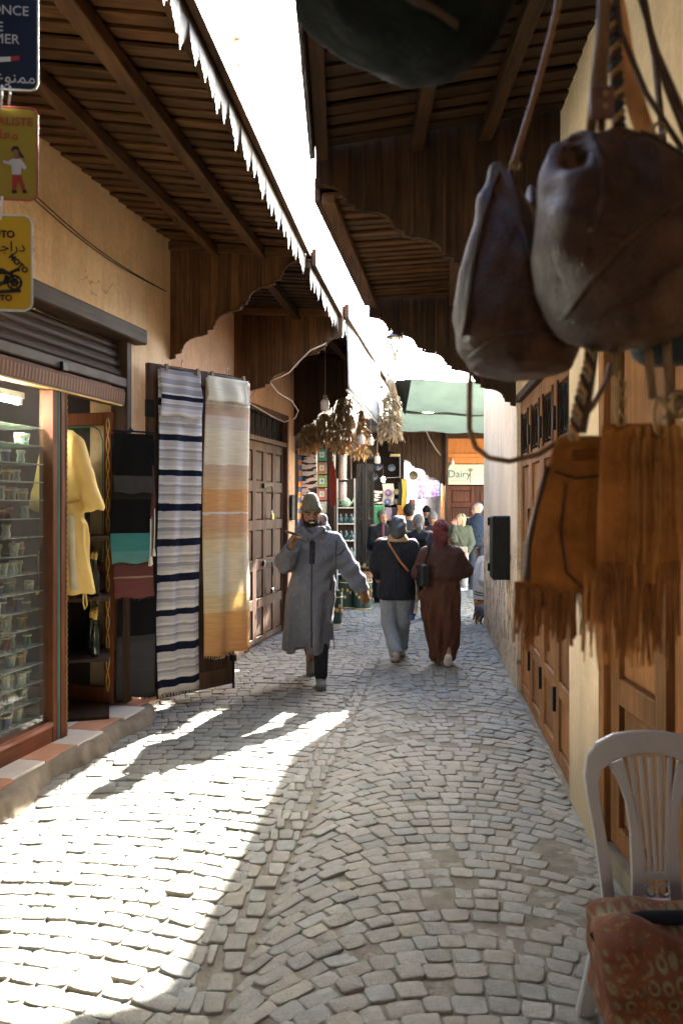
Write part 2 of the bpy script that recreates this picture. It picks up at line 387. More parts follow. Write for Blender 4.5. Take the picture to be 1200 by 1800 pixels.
def strap_on(name, o, pts, width, mat, parent, side=-1, lift=.006, n=24):
    """a flat strip laid on the surface of o, seen along y (side -1: on its front)"""
    t = bvh(o); d = Vector((0, -side, 0)); P = []
    tot = [0]
    for a, b in zip(pts, pts[1:]): tot.append(tot[-1]+math.dist(a, b))
    xs = np.interp(np.linspace(0, tot[-1], n+1), tot, [p[0] for p in pts]); zs = np.interp(np.linspace(0, tot[-1], n+1), tot, [p[1] for p in pts])
    mb = MB(); rows = []; last = None
    for i in range(n+1):
        dx, dz = xs[min(i+1, n)]-xs[max(i-1, 0)], zs[min(i+1, n)]-zs[max(i-1, 0)]; l = math.hypot(dx, dz) or 1; nx, nz = -dz/l, dx/l
        hit = t.ray_cast(Vector((xs[i], 3*side, zs[i])), d)[0]
        y = hit.y if hit else last
        if y is None: continue
        last = y; row = []
        for e in (-.5, .5):
            x, z = xs[i]+nx*width*e, zs[i]+nz*width*e
            h = t.ray_cast(Vector((x, 3*side, z)), d)[0]; yy = h.y if h and abs(h.y-y) < .04 else y
            row.append((x, yy+side*lift, z))
        rows.append(row)
    mb.v = [p for r_ in rows for p in r_]; mb.f = [(2*i, 2*i+1, 2*i+3, 2*i+2) for i in range(len(rows)-1)]
    return obj(name, mb, mat, parent, smooth=True, solid=.006)
# ================================================================= materials of the place
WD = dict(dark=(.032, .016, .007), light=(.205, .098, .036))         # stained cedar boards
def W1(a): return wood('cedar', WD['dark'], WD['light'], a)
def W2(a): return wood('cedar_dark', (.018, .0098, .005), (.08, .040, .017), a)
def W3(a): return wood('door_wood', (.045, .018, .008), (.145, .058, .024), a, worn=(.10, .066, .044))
def W4(a): return wood('golden_wood', (.17, .075, .024), (.42, .20, .07), a)
def W5(a): return wood('old_grey_wood', (.036, .021, .013), (.125, .072, .042), a)
m_iron = M('black_iron', (.02, .02, .021), .5, metal=.6)
m_och = plaster('ochre_plaster', (.88, .63, .38), (.74, .47, .25), low=(.52, .38, .25))
m_org = plaster('orange_plaster', (.72, .43, .25), (.60, .34, .19), low=(.5, .36, .24))
m_bei = plaster('beige_plaster', (.80, .66, .46), (.66, .51, .33), low=(.46, .39, .29), peel=(.30, .23, .15))
m_crm = plaster('cream_plaster', (.78, .62, .42), (.62, .47, .30), low=(.36, .29, .20))
m_dor = plaster('deep_orange_plaster', (.55, .22, .075), (.42, .17, .06))
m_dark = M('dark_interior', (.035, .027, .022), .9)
m_conc = M('worn_concrete', (.19, .16, .12), .9, .3, 9, .6, 40)
m_white = M('white_metal', (.62, .60, .54), .55, .2, 9)
m_gal = M('weathered_zinc', (.15, .142, .122), .6, .35, 14, .1, 60)
# ================================================================= ground and cobbles
gm = MB(); gm.box(-80, 80, -60, 140, -.6, -.10)
gr = obj('ground', gm, M('packed_earth', (.28, .23, .17), .95)); tag(gr, 'packed earth beneath and beyond the paved alley', None, None, 'structure')
m_bed = M('joint_sand', (.165, .15, .12), .95, .35, 12, .8, 90)
bedm = MB(); bedm.sheet(lambda u, v: (-6+14*u, -9+30*v, .0102+.0018*math.sin(29*u+14*v)+.0018*math.sin(61*v-23*u)), 120, 200)
bed = obj('pavement', bedm, m_bed); tag(bed, 'sandy bed of the cobbled alley paving', None, None, 'structure')
def cobble_mat():
    m, t, b, N, Lk = nodes('granite_sett')
    a = N.new('ShaderNodeAttribute'); a.attribute_name = 'tint'
    v = coords(t, rnd=False); f = noise(t, v, 30, 6, .7); g = noise(t, v, 150, 3, .7); d = noise(t, v, .55, 5)
    c = mix(t, .8, a.outputs['Color'], ramp(t, f, [(.28, (.52, .53, .54)), (.5, (1, 1, 1)), (.72, (1.45, 1.40, 1.30))]), 'MULTIPLY')
    c = mix(t, .5, c, ramp(t, g, [(.3, (.5, .5, .5)), (.7, (1.35, 1.35, 1.35))]), 'MULTIPLY')
    c = mix(t, ramp(t, d, [(.42, (0, 0, 0)), (.7, (.55, .55, .55))]), c, (.29, .26, .20))      # trodden dust
    c = mix(t, ramp(t, noise(t, v, .9, 7, .7, .6), [(.54, (0, 0, 0)), (.70, (.6, .6, .6))]), c, (.075, .07, .06))      # oily stains
    Lk.new(c, b.inputs['Base Color'])
    Lk.new(ramp(t, f, [(.3, (.55, .55, .55)), (.7, (.85, .85, .85))]), b.inputs['Roughness'])
    h = mix(t, .5, f, g); bump(t, b, h, .9, .008); return m
m_cob = cobble_mat()
def border(Y): return -.95+.135*Y
def lwx(Y): return -3.09+LS*Y
stones = []                                      # (centre, corner quad)
def lay(xa, xb, R0, Y0, Y1, pitch, w0, sag_dir=1):
    j = 0; Yr = Y0
    while Yr < Y1:
        a, b = xa(Yr), xb(Yr); w = b-a; n = max(1, round(w/w0)); Rr = max(R0, w*.57); c = (a+b)/2
        off = random.random(); h = pitch*random.uniform(.95, 1.04)
        ts = sorted([(i+off+random.uniform(-.16, .16))/n for i in range(-1, n+1)]); ts = [t for t in ts if 0.02 < t < .98]; ts = [0]+ts+[1]
        def cv(t):
            x = (t-.5)*w; s = x/Rr; return Vector((c+x, Yr+sag_dir*(math.sqrt(Rr*Rr-x*x)-Rr), 0)), Vector((s*sag_dir, math.sqrt(1-s*s), 0))
        for t0, t1 in zip(ts, ts[1:]):
            if (t1-t0)*w < .035: continue
            q = []
            for t, up in ((t0, 0), (t1, 0), (t1, 1), (t0, 1)):
                p, nn = cv(t)
                if up: p = p+nn*h*nn.y
                q.append(p+Vector((random.uniform(-.007, .007), random.uniform(-.007, .007), 0)))
            stones.append(q)
        Yr += h; j += 1
def rx_(Y):
    if Y < 11.1: return rwx(Y)+.02
    return 4.6
lay(lambda Y: border(Y)+.178, lambda Y: min(rx_(Y), rwx(Y)+.02), .8, .9, 18.5, .097, .102)
lay(lambda Y: rwx(Y)+.03, lambda Y: 4.6, 6, 11.3, 18.5, .125, .13)
lay(lambda Y: border(Y)+.095, lambda Y: border(Y)+.20, 9, .9, 18.5, .125, .105)
lay(lambda Y: border(Y), lambda Y: border(Y)+.095, 9, .9, 18.5, .135, .1)
lay(lambda Y: lwx(Y)-.02, lambda Y: border(Y), 2.2, .9, 18.5, .102, .110)
def stone_geo(q, far):
    c = sum(q, Vector())/4; tone = random.gauss(1, .12); warm = random.gauss(0, .008)
    tint = (max(.05, .186*tone+warm), max(.05, .189*tone), max(.05, .170*tone-warm), 1)
    sh = random.uniform(.91, .965); top = random.gauss(.0165, .003); tx, ty = random.gauss(0, .022), random.gauss(0, .022)
    q = [c+(p-c)*sh for p in q]
    ring = []
    for i in range(4):                            # two points near every corner, one bowed mid-edge
        a, b, d = q[i-1], q[i], q[(i+1) % 4]
        ring += [b+(a-b)*random.uniform(.06, .16), b+(d-b)*random.uniform(.06, .16)]
        if not far: ring.append((b+d)/2+((b+d)/2-c)*random.uniform(-.05, .09))
    n = len(ring); vs = []
    for k, z in ((1.0, -.03), (1.0, max(.003, top-.006)), (.972, top-.0012), (.86, top)):
        for p in ring:
            d = (p-c)*k; vs.append((c.x+d.x, c.y+d.y, z+((d.x*tx+d.y*ty+random.gauss(0, .0011)) if z > 0 else 0)))
    vs.append((c.x, c.y, top+.0008))
    fs = [(r*n+i, r*n+(i+1) % n, (r+1)*n+(i+1) % n, (r+1)*n+i) for r in range(3) for i in range(n)]
    fs += [(3*n+i, 3*n+(i+1) % n, 4*n) for i in range(n)]
    return c, vs, fs, tint
def seen(c):
    if c.y < .5: return False
    x = 600+F*c.x/c.y; y = HY+F*H/c.y; return 4 < x < 1150 and y < 1795 and not (x > 1010 and y > 1560)
stones.sort(key=lambda q: sum(q, Vector()).y)
near = []; rest = MB(); rest_t = []
for q in stones:
    c, vs, fs, tint = stone_geo(q, sum(q, Vector()).y/4 > 8)
    if len(near) < 300 and seen(c):
        mb = MB(); o_ = Vector((c.x, c.y, 0)); mb.add([Vector(v)-o_ for v in vs], fs); me = mb.mesh('cobble')
        ca = me.color_attributes.new('tint', 'FLOAT_COLOR', 'CORNER'); ca.data.foreach_set('color', list(tint)*len(ca.data))
        o = obj('cobble', me, m_cob, bed, loc=o_, smooth=True); near.append(o)
    else:
        rest.add(vs, fs); rest_t.append((sum(len(f) for f in fs), tint))
me = rest.mesh('cobbles'); ca = me.color_attributes.new('tint', 'FLOAT_COLOR', 'CORNER')
ca.data.foreach_set('color', np.concatenate([np.tile(np.array(t, np.float32), n) for n, t in rest_t]))
obj('cobbles', me, m_cob, bed, smooth=True, kind='stuff')
# ================================================================= left buildings
def sl(Y): return Y/LU.y
B1 = thing('shop_building', 'ochre plastered shop building with the glassware display on the left', 'building', L(0), LA)
def wallbox(par, mat, Y0, Y1, z0, z1, y0=0, y1=.32, s=sl, name='wall'): return box(name, mat, par, s(Y0), s(Y1), y0, y1, z0, z1, 0)
wallbox(B1, m_och, -14, 7.05, 3.06, 5.2); wallbox(B1, m_och, -14, 2.0, 0, 3.06); wallbox(B1, m_och, 6.27, 7.05, 0, 3.06)
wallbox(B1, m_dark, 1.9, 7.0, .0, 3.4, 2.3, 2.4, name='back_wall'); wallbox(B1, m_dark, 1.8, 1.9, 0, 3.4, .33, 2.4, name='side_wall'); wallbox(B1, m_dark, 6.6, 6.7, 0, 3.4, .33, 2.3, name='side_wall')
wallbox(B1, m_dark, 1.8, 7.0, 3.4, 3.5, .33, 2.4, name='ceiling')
box('floor', M('shop_floor', (.30, .17, .11), .5), B1, sl(1.9), sl(6.6), .33, 2.3, .02, .13, 0)
B2 = thing('corner_building', 'orange plastered building with the tall panelled wooden door on the left', 'building', L(0), LA)
wallbox(B2, m_org, 7.05, 8.95, 0, 5.2, .004); wallbox(B2, m_org, 8.95, 10.6, 2.86, 5.2, .004); wallbox(B2, m_org, 10.6, 10.95, 0, 5.2, .004); wallbox(B2, m_dark, 8.95, 10.6, 0, 2.86, .2, .3, name='backing')
B3 = thing('souvenir_shop_building', 'dark open fronted souvenir shop building further along the left', 'building', L(0), LA)
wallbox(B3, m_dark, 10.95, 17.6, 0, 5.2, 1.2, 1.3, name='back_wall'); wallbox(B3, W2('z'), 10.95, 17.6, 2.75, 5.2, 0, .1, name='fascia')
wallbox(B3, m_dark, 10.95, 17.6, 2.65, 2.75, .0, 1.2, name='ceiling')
for Y in (12.1, 13.3, 14.6, 16.0): box('post', W2('z'), B3, sl(Y)-.05, sl(Y)+.05, 0, .1, 0, 2.65)
# ----------------------------------------------------------------- lintel, shutter, step
ln = obj('lintel_beam', MB().box(sl(1.9), sl(6.42), -.10, .1, 2.97, 3.09), W5('x'), B1, bevel=.01)
sh = thing('roller_shutter', 'rolled up dark brown metal shutter above the glassware shop', 'shutter', L(0), LA)
for i, z in enumerate((2.93, 2.86, 2.79, 2.72)):
    pr = [(0, 0), (-.016, .018), (-.02, .038), (-.01, .056), (0, .064)]
    mb = MB(); n = len(pr)
    vs = [(sl(2.0), .06+p[0]-.012*i, z-.04+p[1]) for p in pr]+[(sl(6.2), .06+p[0]-.012*i, z-.04+p[1]) for p in pr]
    mb.add(vs, [(k, k+n, k+n+1, k+1) for k in range(n-1)]); obj('slat', mb, M('shutter_paint', (.05, .031, .024), .6, .3, 5), sh, solid=.004)
obj('bottom_rail', MB().box(sl(2.0), sl(6.22), -.035, .02, 2.60, 2.672), M('shutter_rail', (.075, .056, .047), .6, .35, 7), sh, bevel=.008)
obj('guide_rail', MB().box(sl(6.2), sl(6.27), -.04, .1, .15, 2.97), W5('z'), sh, bevel=.004)
obj('lock_hasp', MB().box(sl(5.3), sl(5.36), -.06, -.03, 2.585, 2.645), m_iron, sh, bevel=.004)
st = thing('shop_step', 'tiled doorstep with broken concrete edge below the glassware shop', 'step', L(0), LA)
mb = MB(); NX = 220
def edge_y(x): return -.30-.05*math.sin(x*2.1)-.03*math.sin(x*7.3)-.16*max(0, (5.0-x)/3)+.16*max(0, (x-5.6)/1.0)
rg_ = np.random.default_rng(3); js = (np.convolve(rg_.normal(0, .05, NX+60), np.ones(25)/25, 'same')+np.convolve(rg_.normal(0, .014, NX+60), np.ones(5)/5, 'same'))[20:20+NX+1].tolist()
rows_ = []
for i in range(NX+1):
    x = sl(1.9)+(sl(6.35)-sl(1.9))*i/NX; e = edge_y(x)+js[i]
    rows_.append([(x, .34, .118), (x, e+.05, .118+js[i]*.4), (x, e+.012, .10+js[i]), (x, e-.008+js[i]*.3, .05), (x, e-.03+js[(i*7) % NX]*.3, -.01)])
mb.add([p for r_ in rows_ for p in r_], [(i*5+k, (i+1)*5+k, (i+1)*5+k+1, i*5+k+1) for i in range(NX) for k in range(4)])
obj('concrete_base', mb, m_conc, st, smooth=True)
tl = [M('white_tile', (.55, .51, .44), .45, .15, 6), M('terracotta_tile', (.46, .235, .145), .55, .2, 6)]
x = sl(2.0); i = 0
while x < sl(6.2):
    e = edge_y(x+.16)+.055
    for y0, y1, q in ((max(e, -.215), .075, 0), (.08, .37, 1), (.375, .66, 0)):
        if y0 > 0 or y1-y0 > .05: box('tile', tl[(i+q) % 2], st, x, x+.325, y0, y1, .116, .131+random.uniform(0, .002), .002)
    x += .33; i += 1
# ----------------------------------------------------------------- canopies
def canopy(name, label, A, B, C, D, n, wm, teeth=0, teeth_mat=None, beams=(.34, .68), grp=None, fascia=True):
    """A wall near, B wall far, C edge far, D edge near: boarded soffit with purlins below"""
    A, B, C, D = map(Vector, (A, B, C, D)); O = B.copy(); t = thing(name, label, 'canopy', O)
    def pt(u, v, dz=0): return (A.lerp(B, v)).lerp(D.lerp(C, v), u)-O+Vector((0, 0, dz))
    obj('roof_deck', MB().hexa([pt(0, 0, .035), pt(1, 0, .035), pt(1, 1, .035), pt(0, 1, .035), pt(0, 0, .07), pt(1, 0, .07), pt(1, 1, .07), pt(0, 1, .07)]), m_dark, t)  # unseen slab over the planks, added to stop light coming through
    for i in range(n):
        v0, v1 = i/n, (i+1)/n-.0015; e = random.uniform(-.007, .006); u1 = 1+random.uniform(-.02, .012)
        a, b = -.012+e, .004+e
        obj('plank', MB().hexa([pt(0, v0, a), pt(u1, v0, a), pt(u1, v1, b), pt(0, v1, b), pt(0, v0, a+.02), pt(u1, v0, a+.02), pt(u1, v1, b+.02), pt(0, v1, b+.02)]), wm('x'), t, bevel=.002)
    for u in beams:
        du = .04/(C-B).length*1.0
        obj('beam', MB().hexa([pt(u-du, 0, -.105), pt(u+du, 0, -.105), pt(u+du, 1, -.105), pt(u-du, 1, -.105), pt(u-du, 0, -.02), pt(u+du, 0, -.02), pt(u+du, 1, -.02), pt(u-du, 1, -.02)]), wm('y'), t, bevel=.006)
    if fascia:
        du = .035/(C-B).length
        obj('fascia_board', MB().hexa([pt(1, 0, -.05), pt(1+du, 0, -.05), pt(1+du, 1, -.05), pt(1, 1, -.05), pt(1, 0, .10), pt(1+du, 0, .10), pt(1+du, 1, .10), pt(1, 1, .10)]), W1('y'), t, bevel=.004)
        obj('edge_batten', MB().hexa([pt(1-2.4*du, 0, -.07), pt(1-.2*du, 0, -.07), pt(1-.2*du, 1, -.07), pt(1-2.4*du, 1, -.07), pt(1-2.4*du, 0, -.014), pt(1-.2*du, 0, -.014), pt(1-.2*du, 1, -.014), pt(1-2.4*du, 1, -.014)]), wm('y'), t, bevel=.004)
    if teeth:
        d = (C-D); w = d.length/teeth; ang = math.atan2(d.y, d.x); base = None
        for i in range(teeth):
            p = pt(1, (i+.5)/teeth, -.045)+Vector((-.012, 0, 0))
            if base is None:
                h = .19; xs = [(-.5, .02), (.5, .02), (.5, -.42), (.43, -.60), (.34, -.56), (.27, -.76), (.13, -.80), (.02, -1.0), (-.11, -.80), (-.25, -.77), (-.33, -.57), (-.42, -.62), (-.5, -.42)]
                poly = [(a*w, b*h) for a, b in xs]; base = obj('trim_tooth', MB().prism(poly, -.0015, .0015), teeth_mat, t)
                o = base
            else: o = base.copy(); COL.objects.link(o)
            o.location = p; o.rotation_euler = (random.gauss(0, .05), random.gauss(0, .03), ang)
            o.scale = (1, 1, random.uniform(.92, 1.08))
    return t
canopy('wooden_canopy', 'long boarded canopy with white scalloped metal trim over the left shop', L(1.0, 0, 4.16), L(7.03, 0, 4.02), (-.295, 6.8, 3.86), (-.925, 1.0, 3.91), 47, W1, 42, m_gal)
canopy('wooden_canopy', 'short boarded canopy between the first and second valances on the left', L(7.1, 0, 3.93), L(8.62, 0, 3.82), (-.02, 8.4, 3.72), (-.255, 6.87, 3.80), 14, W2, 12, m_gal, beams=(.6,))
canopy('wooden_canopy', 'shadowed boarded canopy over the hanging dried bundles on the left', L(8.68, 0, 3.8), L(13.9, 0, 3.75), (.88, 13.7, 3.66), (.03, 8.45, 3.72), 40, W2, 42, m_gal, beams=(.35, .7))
rr_ = thing('added_alley_roof', 'unseen boarded roof added behind the viewpoint to shade the foreground', 'roof', (0, -9.8, 4.2)); box('deck', m_dark, rr_, -5.6, 1.6, 0, 10.8, 0, .1, 0); box('added_end_wall', M('low_bounce_wall', (.17, .15, .13), .9), rr_, -7, 1.6, -4.3, -4.0, -4.2, 1.2, 0)  # unseen roof and end wall, added to shade the foreground and block horizon light
for i in range(36): box('board', W2('x'), rr_, -5.6, 1.6, i*.3, i*.3+.295, -.03, -.004, 0)
# ----------------------------------------------------------------- valances
def stepped(zo, zi, n, flip=1.0):
    """cusped Moorish half arch: list of (u, z), u 0 at the wall, 1 at the free end"""
    pts = []; 
    for i in range(n):
        u1 = 1-i/n; du = 1.0/n; za = zo+(zi-zo)*(i/n)**flip; zb = zo+(zi-zo)*((i+1)/n)**flip; dz = zb-za
        pts.append((u1, za))
        for k in range(1, 6):
            a = k/5*math.pi/2; pts.append((u1-du*.62*math.sin(a), za+dz*.55*(1-math.cos(a))))
        pts += [(u1-du*.66, za+dz*.55), (u1-du*.66, za+dz*.72), (u1-du*.84, za+dz*.76), (u1-du*.84, za+dz*.93), (u1-du*.98, za+dz*.97)]
    pts.append((0, zi)); return pts
def valance(label, A, B, ztA, ztB, outline, n, wm, trim=True):
    A, B = Vector(A), Vector(B); d = B-A; W_ = d.length; t = thing('wooden_valance', label, 'valance', (A.x, A.y, 0), math.atan2(d.y, d.x))
    out = sorted([(u*W_, z) for u, z in outline])
    ox = [p[0] for p in out]; oz = [p[1] for p in out]
    for i in range(n):
        x0, x1 = W_*i/n+.0007, W_*(i+1)/n-.0007
        top = lambda x: ztA+(ztB-ztA)*x/W_
        inner = [(x, z) for x, z in out if x0 < x < x1]
        bot = [(x0, float(np.interp(x0, ox, oz)))]+inner+[(x1, float(np.interp(x1, ox, oz)))]
        poly = bot+[(x1, top(x1)), (x0, top(x0))]; dy = random.uniform(-.003, .003)
        obj('board', MB().prism(poly, -.012+dy, .010+dy), wm('z'), t, bevel=.0035)
        if i: box('groove_strip', wm('z'), t, x0-.012, x0+.008, .014, .022, max(bot[0][1], float(np.interp(x0-.012, ox, oz)))+.012, min(top(x0), top(x1))-.01, 0)
    if trim:
        f = -.022
        pp = [Vector((x, f, z+.006)) for x, z in out]
        obj('edge_moulding', MB().tube(pp, .011, 6), wm('x'), t)
    obj('top_rail', MB().hexa([(0, -.05, ztA-.13), (W_, -.05, ztB-.12), (W_, -.014, ztB-.12), (0, -.014, ztA-.13), (0, -.05, ztA-.05), (W_, -.05, ztB-.05), (W_, -.014, ztB-.05), (0, -.014, ztA-.05)]), wm('x'), t, bevel=.004)
    return t
def perp_out(Y, w, left=True):
    if left: return L(Y), L(Y, w)
    return Rw(Y), Rw(Y, w)
a, b = perp_out(7.05, 1.22); valance('brown board valance with scalloped lower edge nearest on the left', a, b, 4.06, 3.91, stepped(3.76, 2.97, 4), 13, W1)
a, b = perp_out(8.63, 1.2); valance('second scalloped board valance on the left behind the white cable', a, b, 3.87, 3.78, stepped(3.44, 2.77, 4), 13, W1)
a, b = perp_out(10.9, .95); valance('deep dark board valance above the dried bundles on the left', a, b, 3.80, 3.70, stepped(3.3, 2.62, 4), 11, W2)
# ================================================================= right building, doors
BR = thing('right_building', 'beige plastered building with peeling wall and wooden doors on the right', 'building', (0, 0, 0))
def rbox(Y0, Y1, z0, z1, mat=m_bei, y0=0, y1=.35, name='wall'):
    if Y1 <= 4.0: o = MB().box(-Y1, -Y0, y0, y1, z0, z1); c, a = (1.242, 0, 0), RA1
    else: k = 1/abs(RU.y); o = MB().box(-Y1*k, -Y0*k, y0, y1, z0, z1); c, a = (.826, 0, 0), RA
    return obj(name, o, mat, BR, loc=c, rotz=a)
rbox(3.84, 4.0, 0, 4.6, m_crm); rbox(-14, 3.84, 2.68, 4.6, m_crm); rbox(-14, 1.6, 0, 2.68, m_crm); rbox(1.6, 3.84, 0, .11, m_conc, -.02)
rbox(4.0, 4.55, 0, 4.6, m_crm); rbox(4.55, 7.12, 2.66, 4.6); rbox(7.12, 11.1, 0, 3.62); rbox(4.55, 7.12, -.02, .02, m_conc)
rbox(1.6, 3.84, .11, 2.68, m_dark, .12, .2, 'backing'); rbox(4.55, 7.12, 0, 2.66, m_dark, .12, .2, 'backing')
box('return_wall', m_bei, BR, rwx(11.1)+.3, 4.9, 10.74, 11.09, 0, 3.62, 0)
def leaf(par, x0, x1, z0, z1, y, panels, wm, stile=.075, cols=1, th=.035, loc=None, rotz=0, glaze=None):
    """framed leaf: one mesh of stiles and rails, raised panels as its pieces"""
    mb = MB(); w = x1-x0; f = mb.box
    zs = sorted(panels)
    cuts = [z0]+[z for p in zs for z in p]+[z1]
    for c in range(cols+1):
        xc = x0+w*c/cols; h = stile if c in (0, cols) else stile*.7
        xa, xb = (xc, xc+h) if c == 0 else ((xc-h, xc) if c == cols else (xc-h/2, xc+h/2))
        f(xa, xb, y, y+th, z0, z1)
    for c in range(cols):
        xa = x0+w*c/cols+(stile if c == 0 else stile*.35); xb = x0+w*(c+1)/cols-(stile if c == cols-1 else stile*.35)
        for i in range(0, len(cuts), 2): f(xa, xb, y+.001, y+th, cuts[i], cuts[i+1])
    lf = obj('leaf', mb, wm('z'), par, bevel=.004)
    for c in range(cols):
        xa = x0+w*c/cols+(stile if c == 0 else stile*.35); xb = x0+w*(c+1)/cols-(stile if c == cols-1 else stile*.35)
        for p0, p1 in zs:
            if glaze and (p0, p1) in glaze: continue
            g = .02; yb, yf = y+th*.75, y+th*.42; 
            p = MB(); p.add([(xa, yb, p0), (xb, yb, p0), (xb, yb, p1), (xa, yb, p1), (xa+g, yf, p0+g), (xb-g, yf, p0+g), (xb-g, yf, p1-g), (xa+g, yf, p1-g)],
                            [(0, 1, 5, 4), (1, 2, 6, 5), (2, 3, 7, 6), (3, 0, 4, 7), (4, 5, 6, 7)])
            obj('panel', p, wm('z'), lf)
    return lf
def grille(par, x0, x1, z0, z1, y, n, mat=m_iron, scroll=True):
    mb = MB()
    for i in range(n+1): x = x0+(x1-x0)*i/n; mb.tube([(x, y, z0), (x, y, z1)], .005, 5)
    if scroll:
        for i in range(n):
            xc = x0+(x1-x0)*(i+.5)/n; r = (x1-x0)/n*.45; hh = (z1-z0)/2
            for s in (-1, 1):
                pts = [(xc+s*r*math.sin(k/14*math.pi*2)*(.6+.4*math.sin(k/14*math.pi)), y-.004, z0+hh+hh*.92*math.cos(k/14*math.pi)) for k in range(15)]
                mb.tube(pts, .004, 4)
    else:
        for i in range(n-1):
            x = x0+(x1-x0)*(i+.15)/n; x2 = x0+(x1-x0)*(i+1.15)/n
            mb.tube([(x+(x2-x)*k/8+.02*math.sin(k*1.6), y-.004, z0+(z1-z0)*k/8) for k in range(9)], .0055, 5)
    return obj('grille', mb, mat, par)
# left panelled door
dl = thing('panelled_door', 'tall dark panelled door with iron transom grille and brass padlock', 'door', L(0), LA)
x0, x1 = sl(8.98), sl(10.57); fr = MB()
fr.box(x0-.02, x0+.04, -.02, .12, 0, 2.86); fr.box(x1-.04, x1+.02, -.02, .12, 0, 2.86); fr.box(x0+.04, x1-.04, -.02, .12, 2.79, 2.86); fr.box(x0+.04, x1-.04, -.01, .12, 2.44, 2.50)
obj('door_frame', fr, W3('z'), dl, bevel=.005)
grille(dl, x0+.05, x1-.05, 2.50, 2.79, .05, 7, scroll=False); box('transom_pane', m_dark, dl, x0+.04, x1-.04, .09, .1, 2.5, 2.79, 0)
pz = [(.10, .44), (.56, .90), (1.03, 1.38), (1.50, 1.84), (1.97, 2.33)]
lw = (x1-x0-.08)/4
for i in range(4): leaf(dl, x0+.04+i*lw+.002, x0+.04+(i+1)*lw-.002, .03, 2.44, .04, pz, W3, .062)
for z in (1.915, .97):
    hb = MB(); xm = x0+.04+2*lw; hb.box(xm-.10, xm+.28, .012, .034, z-.02, z+.02); hb.box(xm-.12, xm-.06, .006, .03, z-.03, z+.03); hb.tube([(xm+.16, .004, z), (xm+.17, -.012, z-.10), (xm+.10, -.02, z-.22), (xm+.1, -.02, z-.30)], .008, 6)
    obj('bolt', hb, m_iron, dl, bevel=.002)
pk = MB(); xm = x0+.04+2*lw+.11; pk.box(xm-.035, xm+.035, -.035, -.008, 1.50, 1.575); obj('padlock', pk, M('brass', (.62, .42, .12), .3, metal=.9), dl, bevel=.008)
obj('padlock', MB().box(xm-.03, xm+.03, -.035, -.008, .59, .65), m_iron, dl, bevel=.008)
obj('padlock_shackle', MB().tube([(xm-.02, -.02, 1.57), (xm-.02, -.02, 1.60), (xm, -.02, 1.62), (xm+.02, -.02, 1.60), (xm+.02, -.02, 1.57)], .006, 6), M('steel', (.45, .45, .45), .3, metal=.9), dl)
for z in (2.2, 1.2, .3): box('hinge', m_iron, dl, x0+.03, x0+.06, -.005, .045, z, z+.12)
# right folding door: four leaves with scrolled grilles
db = thing('folding_door', 'four leaf wooden folding door with small scrolled grilles on the right', 'door', (.826, 0, 0), RA)
k = 1/abs(RU.y); xa, xb = -7.10*k, -4.57*k; lw = (xb-xa)/4
for i in range(4):
    a, b = xa+i*lw+.004, xa+(i+1)*lw-.004; py = [(.12, .46), (.56, 1.24), (1.36, 2.02), (2.13, 2.47)]
    leaf(db, a, b, .03, 2.6, .03, py, W4, .10, glaze=[py[3]])
    box('pane', pane('grille_glass', (.5, .55, .55), .5), db, a+.1, b-.1, .055, .06, 2.13, 2.47, 0); grille(db, a+.11, b-.11, 2.14, 2.46, .045, 3)
    box('window_surround', W3('z'), db, a+.085, a+.11, .018, .032, 2.11, 2.49); box('window_surround', W3('z'), db, b-.11, b-.085, .018, .032, 2.11, 2.49)
    for z in (.34, 1.5, 2.18): box('hinge', m_iron, db, b-.03, b+.0, .012, .032, z, z+.16)
obj('door_head', MB().box(xa-.03, xb+.03, -.012, .1, 2.6, 2.665), W5('x'), db, bevel=.006)
da = thing('panelled_door', 'golden brown panelled wooden door behind the white chair on the right', 'door', (1.242, 0, 0), RA1)
for i in range(3):
    a = -3.82+i*.72; leaf(da, a+.075, a+.715, .12, 2.6, .02, [(.22, .78), (.9, 1.62), (1.74, 2.48)], W4, .11, cols=1, th=.05)
    box('door_post', W4('z'), da, a, a+.072, -.012, .07, .115, 2.66); 
box('door_head', W4('x'), da, -3.82, -1.62, -.014, .1, 2.605, 2.675)
# ----------------------------------------------------------------- right canopies and valances
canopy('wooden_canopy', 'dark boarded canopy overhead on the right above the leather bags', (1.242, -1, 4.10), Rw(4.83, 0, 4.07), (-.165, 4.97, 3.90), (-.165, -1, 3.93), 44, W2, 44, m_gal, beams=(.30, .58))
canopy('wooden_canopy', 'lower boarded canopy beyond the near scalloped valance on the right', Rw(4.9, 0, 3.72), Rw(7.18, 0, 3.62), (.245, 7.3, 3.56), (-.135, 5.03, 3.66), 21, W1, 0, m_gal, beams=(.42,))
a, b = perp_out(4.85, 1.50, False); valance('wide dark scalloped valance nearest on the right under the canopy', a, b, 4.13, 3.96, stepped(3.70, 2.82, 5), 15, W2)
a, b = perp_out(7.21, 1.33, False); valance('second dark scalloped valance on the right against the bright sky', a, b, 3.69, 3.60, stepped(3.42, 2.58, 5), 13, W2)
